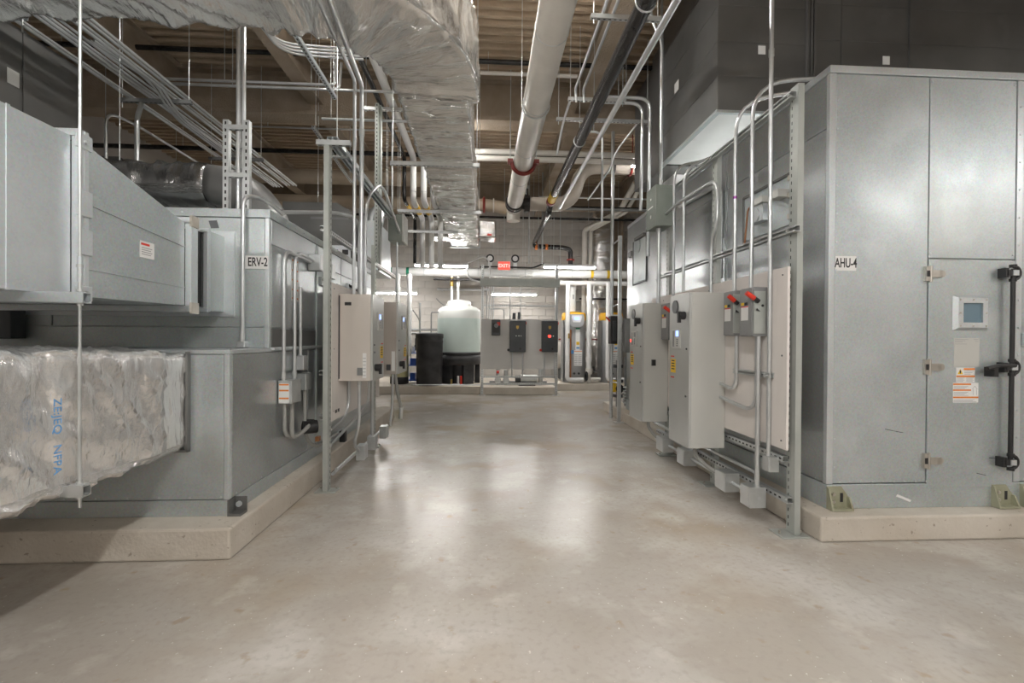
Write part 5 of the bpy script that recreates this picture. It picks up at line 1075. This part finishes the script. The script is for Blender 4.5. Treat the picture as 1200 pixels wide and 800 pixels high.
# ------------------------------------------------------------------ pump control stand
PY = 10.62
ps = thing('control_stand', 'strut stand with a pale panel board and a wireway before the back wall', 'stand', (.78, PY, 0))
for x in (-.075, 1.64):
    MB().strut((x, PY, .01), (x, PY, 3.0), .06, (0, 1, 0)).build('post', ['zinc', 'slot'], ps); MB().box(x-.08, x+.08, PY-.06, PY+.06, 0, .01).build('base_plate', 'zinc', ps)
for z in (2.07, .42, .26, 1.55): MB().strut((-.05, PY+.04, z), (1.63, PY+.04, z), .041, (0, 1, 0)).build('rail', ['zinc', 'slot'], ps)
MB().box(-.10, 1.625, PY-.045, PY-.03, .605, 1.755).build('panel_board', 'panelgrey', ps, bevel=.003)
MB().box(-.13, 1.70, PY-.12, PY+.03, 2.50, 2.675).build('wireway', 'strutpaint', ps, bevel=.004)
fs = disconnect('small black disconnect at the left of the pump control panel', 0, 1, 0, 1, 0, 1, lever=False) if False else thing('disconnect_switch', 'small black disconnect at the left of the pump control panel', 'switch', (.235, PY-.05, 1.38))
MB().box(.135, .335, PY-.15, PY-.046, 1.38, 1.735).build('body', 'dgrey', fs, bevel=.01); MB().box(.16, .31, PY-.165, PY-.15, 1.44, 1.66).build('cover', 'black', fs, bevel=.004); MB().cyl((.24, PY-.19, 1.60), (.24, PY-.165, 1.60), .05, 14).build('dial', 'grey', fs); MB().box(.26, .33, PY-.18, PY-.165, 1.60, 1.68).build('handle', 'red', fs)
for k, x in enumerate((.55, 1.285)):
    t = thing('drive_box', ('left' if k == 0 else 'right')+' black drive box on the pump control panel'+(' with no red light' if k == 0 else ' with a glowing red light'), 'control box', (x+.18, PY-.1, 1.0))
    MB().box(x, x+.36, PY-.22, PY-.046, 1.005, 1.715).build('body', 'dgrey', t, bevel=.008)
    f_ = MB().box(x+.008, x+.345, PY-.228, PY-.22, 1.015, 1.705).build('cover', 'dgrey', t, bevel=.003)
    sh = MB().prism([(x+.14, 1.60), (x+.20, 1.60), (x+.20, 1.55), (x+.17, 1.52), (x+.14, 1.55)], 'y', PY-.23, PY-.228).build('shield_emblem', 'brass', f_)
    MB().box(x+.12, x+.28, PY-.229, PY-.228, 1.682, 1.69).build('nameplate', 'ink', f_)
    for dx in (.14, .20, .25): MB().disc((x+dx, PY-.228, 1.37), .013, 'y', -.006, 8).build('pilot_light', 'white' if k == 0 or dx > .15 else 'redled', f_)
    if k: MB().disc((x+.165, PY-.228, 1.365), .03, 'y', -.008, 12).build('pilot_light', 'redled', f_, label='glowing red pilot light')
    MB().cyl((x+.23, PY-.245, 1.08), (x+.23, PY-.228, 1.08), .025, 10).build('knob', 'black', f_)
    MB().box(x+.345, x+.375, PY-.2, PY-.15, 1.63, 1.69).build('red_tab', 'red', t); MB().box(x+.345, x+.37, PY-.2, PY-.15, 1.22, 1.32).build('latch', 'white', t)
    MB().disc((x-.03, PY-.15, 1.05), .03, 'y', -.03, 10).build('side_knob', 'black' if k == 0 else 'red', t)
    for dx in (.06, .30): 
        MB().cyl((x+dx, PY-.12, .44), (x+dx, PY-.12, 1.005), .014, 8).build('drop_conduit', 'emt', t)
for k, x in enumerate((.02, .075, .13, .18, .56, .80)): conduit(ORD[k]+' from the left of the thin conduits dropping from the pump stand wireway', [(x, PY-.06, 2.5), (x, PY-.06, 1.756)], .011, n=6)
conduit('short hooked conduit on top of the pump panel board', [(.05, PY-.0, 1.99), (.42, PY-.0, 1.99), (.42, PY-.0, 1.76)], .013, .08, n=6)
solo(MB().box(.62, .69, PY-.01, PY+.05, 1.756, 1.90).box(.74, .80, PY-.01, PY+.05, 1.756, 1.92), 'relay_block', 'two small dark devices standing on top of the pump panel', 'device', 'dgrey', bevel=.004)
pu = thing('pump_set', 'small grey pumps and pipework under the pump control panel', 'pump', (.8, 11.1, .18))
MB().cyl((.85, 11.1, .34), (1.25, 11.1, .34), .10, 16).build('motor', 'zinc', pu); MB().cyl((.72, 11.1, .34), (.85, 11.1, .34), .085, 16).build('volute', 'dgrey', pu)
MB().cyl((.30, 11.2, .18), (.30, 11.2, .60), .04, 10).cyl((.5, 11.2, .18), (.5, 11.2, .55), .05, 10).cyl((1.35, 11.2, .18), (1.35, 11.2, .58), .06, 10).build('riser', 'zinc', pu)
for x in (.30, .5): MB().cyl((x, 11.1, .30), (x, 11.3, .30), .08, 12).build('pipe_flange', 'zinc', pu)
MB().cyl((.10, 11.2, .25), (1.5, 11.2, .25), .03, 10).build('manifold', 'grey', pu); MB().box(.80, 1.2, 11.0, 11.2, .18, .25).build('foot', 'dgrey', pu)
MB().cyl((.27, 11.1, .50), (.33, 11.1, .50), .035, 8).build('red_valve_handle', 'red', pu)
conduit('thin rail conduit along the front edge of the tank pad', [(-1.7, 10.72, .23), (-.12, 10.72, .23)], .015, n=6, cat='rail', name='pad_rail')
# ------------------------------------------------------------------ water heaters
def heater(label, x):
    y = 12.1; t = thing('water_heater', label, 'water heater', (x, y, .17))
    MB().lathe((x, y), [(.29, .17), (.31, .19), (.31, 1.80), (.30, 1.82)], 32).build('jacket', 'boiler', t)
    MB().lathe((x, y), [(.315, 1.80), (.32, 1.84), (.315, 1.95), (.29, 2.0), (.05, 2.03)], 32).build('top_cover', 'yellow', t, label='orange-yellow top cover')
    c = MB().prism([(x-.16, 1.93), (x+.16, 1.93), (x+.19, 1.85), (x+.17, 1.70), (x+.10, 1.63), (x-.10, 1.63), (x-.17, 1.70), (x-.19, 1.85)], 'y', y-.40, y-.27).build('console', 'boiler', t, bevel=.015)
    k = MB().prism([(x-.12, 1.91), (x+.12, 1.91), (x+.13, 1.86), (x+.09, 1.74), (x-.09, 1.74), (x-.13, 1.86)], 'y', y-.412, y-.40).build('bezel', 'pipewhite2', c, bevel=.004)
    MB().box(x-.065, x+.065, y-.416, y-.412, 1.80, 1.87).build('display', 'lcd', c)
    p = MB().box(x-.04+.03, x+.07+.03, y-.322, y-.305, 1.02, 1.60).build('front_strip', 'white', t); 
    MB().box(x-.01, x+.10, y-.324, y-.322, 1.56, 1.60).build('green_print', mat('green_print', (.05, .35, .2)), p); MB().box(x+.01, x+.09, y-.324, y-.322, 1.16, 1.24).build('energy_label', 'yprint', p); MB().box(x+.01, x+.09, y-.324, y-.322, 1.06, 1.10).build('blue_print', 'bprint', p)
    s = MB().box(x-.05, x+.16, y-.325, y-.31, .62, 1.02).build('instruction_sheet', 'white', t); 
    mb = MB()
    for i in range(7): mb.box(x-.04, x+.04, y-.327, y-.325, .66+.04*i, .672+.04*i).box(x+.06, x+.15, y-.327, y-.325, .66+.04*i, .672+.04*i)
    mb.build('print', 'greyink', s)['kind'] = 'stuff'
    MB().box(x-.05, x+.16, y-.327, y-.325, .985, 1.0).build('red_strip', 'orange', s)
    MB().cyl((x-.14, y-.33, .20), (x-.14, y-.33, 1.55), .022, 10).build('copper_riser', 'copper', t); MB().box(x-.13, x-.06, y-.36, y-.33, .93, 1.02).build('blue_tag', 'bprint', t)
    for dx in (-.06, .06): MB().disc((x+dx+.02, y-.30, .42), .03, 'y', -.03, 10).build('drain_port', 'dgrey', t)
    MB().box(x-.31, x-.30, y-.2, y+.2, .2, 1.8).build('seam_strip', 'grey', t)
heater('left orange-topped water heater on the far right pad', 2.33)
heater('right orange-topped water heater, partly hidden behind the slim post', 3.33)
for k, x in enumerate((2.08, 3.12)):
    o = solo(MB().tube(fillet([(x, 11.62, 2.74), (x, 11.62, .27), (x+.42, 11.62, .27)], .1), .055, 14), 'white_pipe', ('left' if k == 0 else 'right')+' L-shaped white pipe standing before a water heater', 'pipe', 'pipewhite2')
    for z in (1.35,): MB().cyl((x+.02, 11.55, z-.03), (x+.02, 11.55, z+.1), .02, 8).build('brass_tap', 'brass', o)
o = solo(MB().cyl((2.66, 11.75, .55), (2.66, 11.75, 2.74), .062, 14), 'white_pipe', 'thick white vertical pipe with valves right of the left water heater', 'pipe', 'pipewhite2')
for z in (2.35, 1.45, .78): MB().cyl((2.66, 11.75, z-.06), (2.66, 11.75, z+.06), .075, 14).build('coupling', 'pipewhite2', o)
MB().cyl((2.66, 11.75, .40), (2.66, 11.75, .55), .085, 14).cyl((2.66, 11.75, .18), (2.66, 11.75, .40), .05, 12).build('valve_body', 'pipewhite', o); MB().torus((2.58, 11.65, .36), .10, .025, 'x', 18, 6).build('black_handwheel', 'black', o); MB().cyl((2.7, 11.7, .28), (2.95, 11.7, .28), .045, 12).build('stub', 'pipewhite', o)
o = solo(MB().cyl((2.30, 12.1, 2.03), (2.30, 12.1, 2.75), .075, 14).cyl((2.30, 12.1, 2.6), (2.30, 12.1, 2.75), .09, 14), 'flue_pipe', 'white flue pipe rising from the left water heater', 'pipe', 'pipewhite2')
MB().box(2.28, 2.32, 12.02, 12.03, 2.36, 2.48).build('label_plate', 'greyink', o)
for k, (x, r) in enumerate(((2.71, .07), (2.88, .05))):
    o = solo(MB().tube(fillet([(x, 12.6, 1.7), (x, 12.6, 4.32), (x+.62, 11.4, 4.5), (x+.7, 10.4, 4.9)], .12), r, 12), 'white_pipe', ('left' if k == 0 else 'right')+' tall white pipe climbing the back wall above the water heaters and sloping away', 'pipe', 'pipewhite')
fw_ = thing('foil_wrapped_duct', 'brownish foil-wrapped vertical duct on the back wall behind the water heaters', 'duct', (3.35, 13.2, .17))
rings = []; br2 = rrect(.62, .5, .2, .06)
for i in range(70):
    z = .3+4.7*i/69; p = Vector((3.35, 13.25, z)); puff = -.03*max(0, 1-abs(((z) % .85)-.42)/.12)
    rings.append(([p+Vector((1, 0, 0))*a*1+Vector((0, 1, 0))*b+Vector((a, b, 0)).normalized()*puff for a, b, _, _ in br2], [Vector((na, nb, 0)) for _, _, na, nb in br2]))
skin_grid(rings, .03, 5, 4, 33).build('foil_wrap', 'foil_lines', fw_)
fx_ = thing('steel_column', 'tan column at the back wall just left of the air handler end', 'column', (3.95, 13.3, 0))
MB().box(3.80, 3.86, 13.52, 13.76, 0, ZC-.02).box(4.02, 4.08, 13.52, 13.76, 0, ZC-.02).box(3.86, 4.02, 13.61, 13.67, 0, ZC-.02).build('shaft', 'beam', fx_)
rb = thing('storage_vessel', 'tan horizontal vessel low behind the water heaters', 'vessel', (2.85, 13.0, .17))
MB().cyl((1.95, 13.0, .85), (2.95, 13.0, .85), .38, 20).build('shell', 'pipewhite', rb); MB().box(2.1, 2.2, 12.8, 13.2, .17, .55).box(2.7, 2.8, 12.8, 13.2, .17, .55).build('saddle', 'dgrey', rb)
cross('thin dark red pipe crossing behind the water heaters', 12.55, 1.30, .02, 'dred', 1.6, 3.3)
cross('thin dark pipe crossing behind the flue pipe', 12.7, 2.43, .022, 'blackpipe', 2.6, 4.2)
cross('pale pipe along the back wall behind the tank', 13.4, 2.72, .04, 'emt', -1.4, .1)
cross('pale upper pipe along the back wall left of the tank', 13.5, 1.55, .03, 'grey', -2.2, -.8)
cross('pale lower pipe along the back wall left of the tank', 13.5, 1.45, .03, 'grey', -2.2, -.8)
o = solo(MB().tube(fillet([(-.1, 13.2, 2.9), (1.9, 13.2, 2.86), (2.05, 12.4, 2.86)], .1), .05, 12), 'white_pipe', 'white pipe seen through the pump stand below its wireway', 'pipe', 'pipewhite2'); hang(o, .2, 13.2, 2.9); hang(o, 1.6, 13.2, 2.87)
for k, x in enumerate((-.35, 2.1)):
    pass
conduit('vertical black pipe dropping before the block wall left of the foil duct end', [(-1.55, 12.9, 3.6), (-1.55, 12.9, 5.4)], .04, m='blackpipe', cat='pipe', name='black_pipe')
for k, x in enumerate((1.05, 1.38)): conduit(('left' if k == 0 else 'right')+' of two grey conduits hanging before the block wall right of the exit sign', [(x, 11.3, 3.15), (x, 11.3, 5.4)], .018, m='zinc')
for k, x in enumerate((.88, 1.25, 1.62, 1.78)):
    solo(MB().cyl((x, 11.0, 3.1), (x, 11.0, ZC), .006, 6), 'hanger_rod', ORD[k]+' from the left of the thin hanger rods in front of the block wall', 'rod', 'zinc')
# ------------------------------------------------------------------ repeats carry a shared group phrase
KINDS = {'strip_light': 'strip lights', 'equipment_pad': 'concrete equipment pads', 'drive_cabinet': 'wall-hung drive cabinets', 'disconnect_switch': 'disconnect switches',
         'trapeze_hanger': 'trapeze hangers', 'strut_rack': 'electrical strut racks', 'backboard': 'painted backboards', 'sprinkler_pipe': 'sprinkler pipes', 'white_pipe': 'white pipes',
         'pressure_gauge': 'dial gauges on the header pipe', 'drive_box': 'black drive boxes on the pump panel', 'water_heater': 'orange-topped water heaters', 'hanger_rod': 'thin hanger rods before the block wall',
         'junction_box': 'junction boxes', 'foil_wrapped_duct': 'foil-wrapped ducts', 'overhead_duct': 'dark overhead ducts', 'cable': 'loose cables', 'hose': 'hoses by the tank', 'header_pipe': 'white header pipes'}
WORDS = [('overhead bundle', 'conduits of the overhead bundle at left'), ('four conduits', 'four conduits turning under the foil duct'), ('three small bends', 'small bends below the left bundle'), ('pump stand wireway', 'thin drops from the pump stand wireway'),
         ('right rack', 'conduits on the right rack'), ('flexible', 'flexible conduits'), ('ERV-2', 'conduits on ERV-2'), ('left', 'conduits around the left rack'), ('', 'other conduits')]
for o in [o for o in COL.objects if o.parent is None and 'label' in o]:
    base = o.name.split('.')[0]
    if base in KINDS: o['group'] = KINDS[base]
    elif base == 'conduit': o['group'] = next(gp for w_, gp in WORDS if w_ in o['label'])
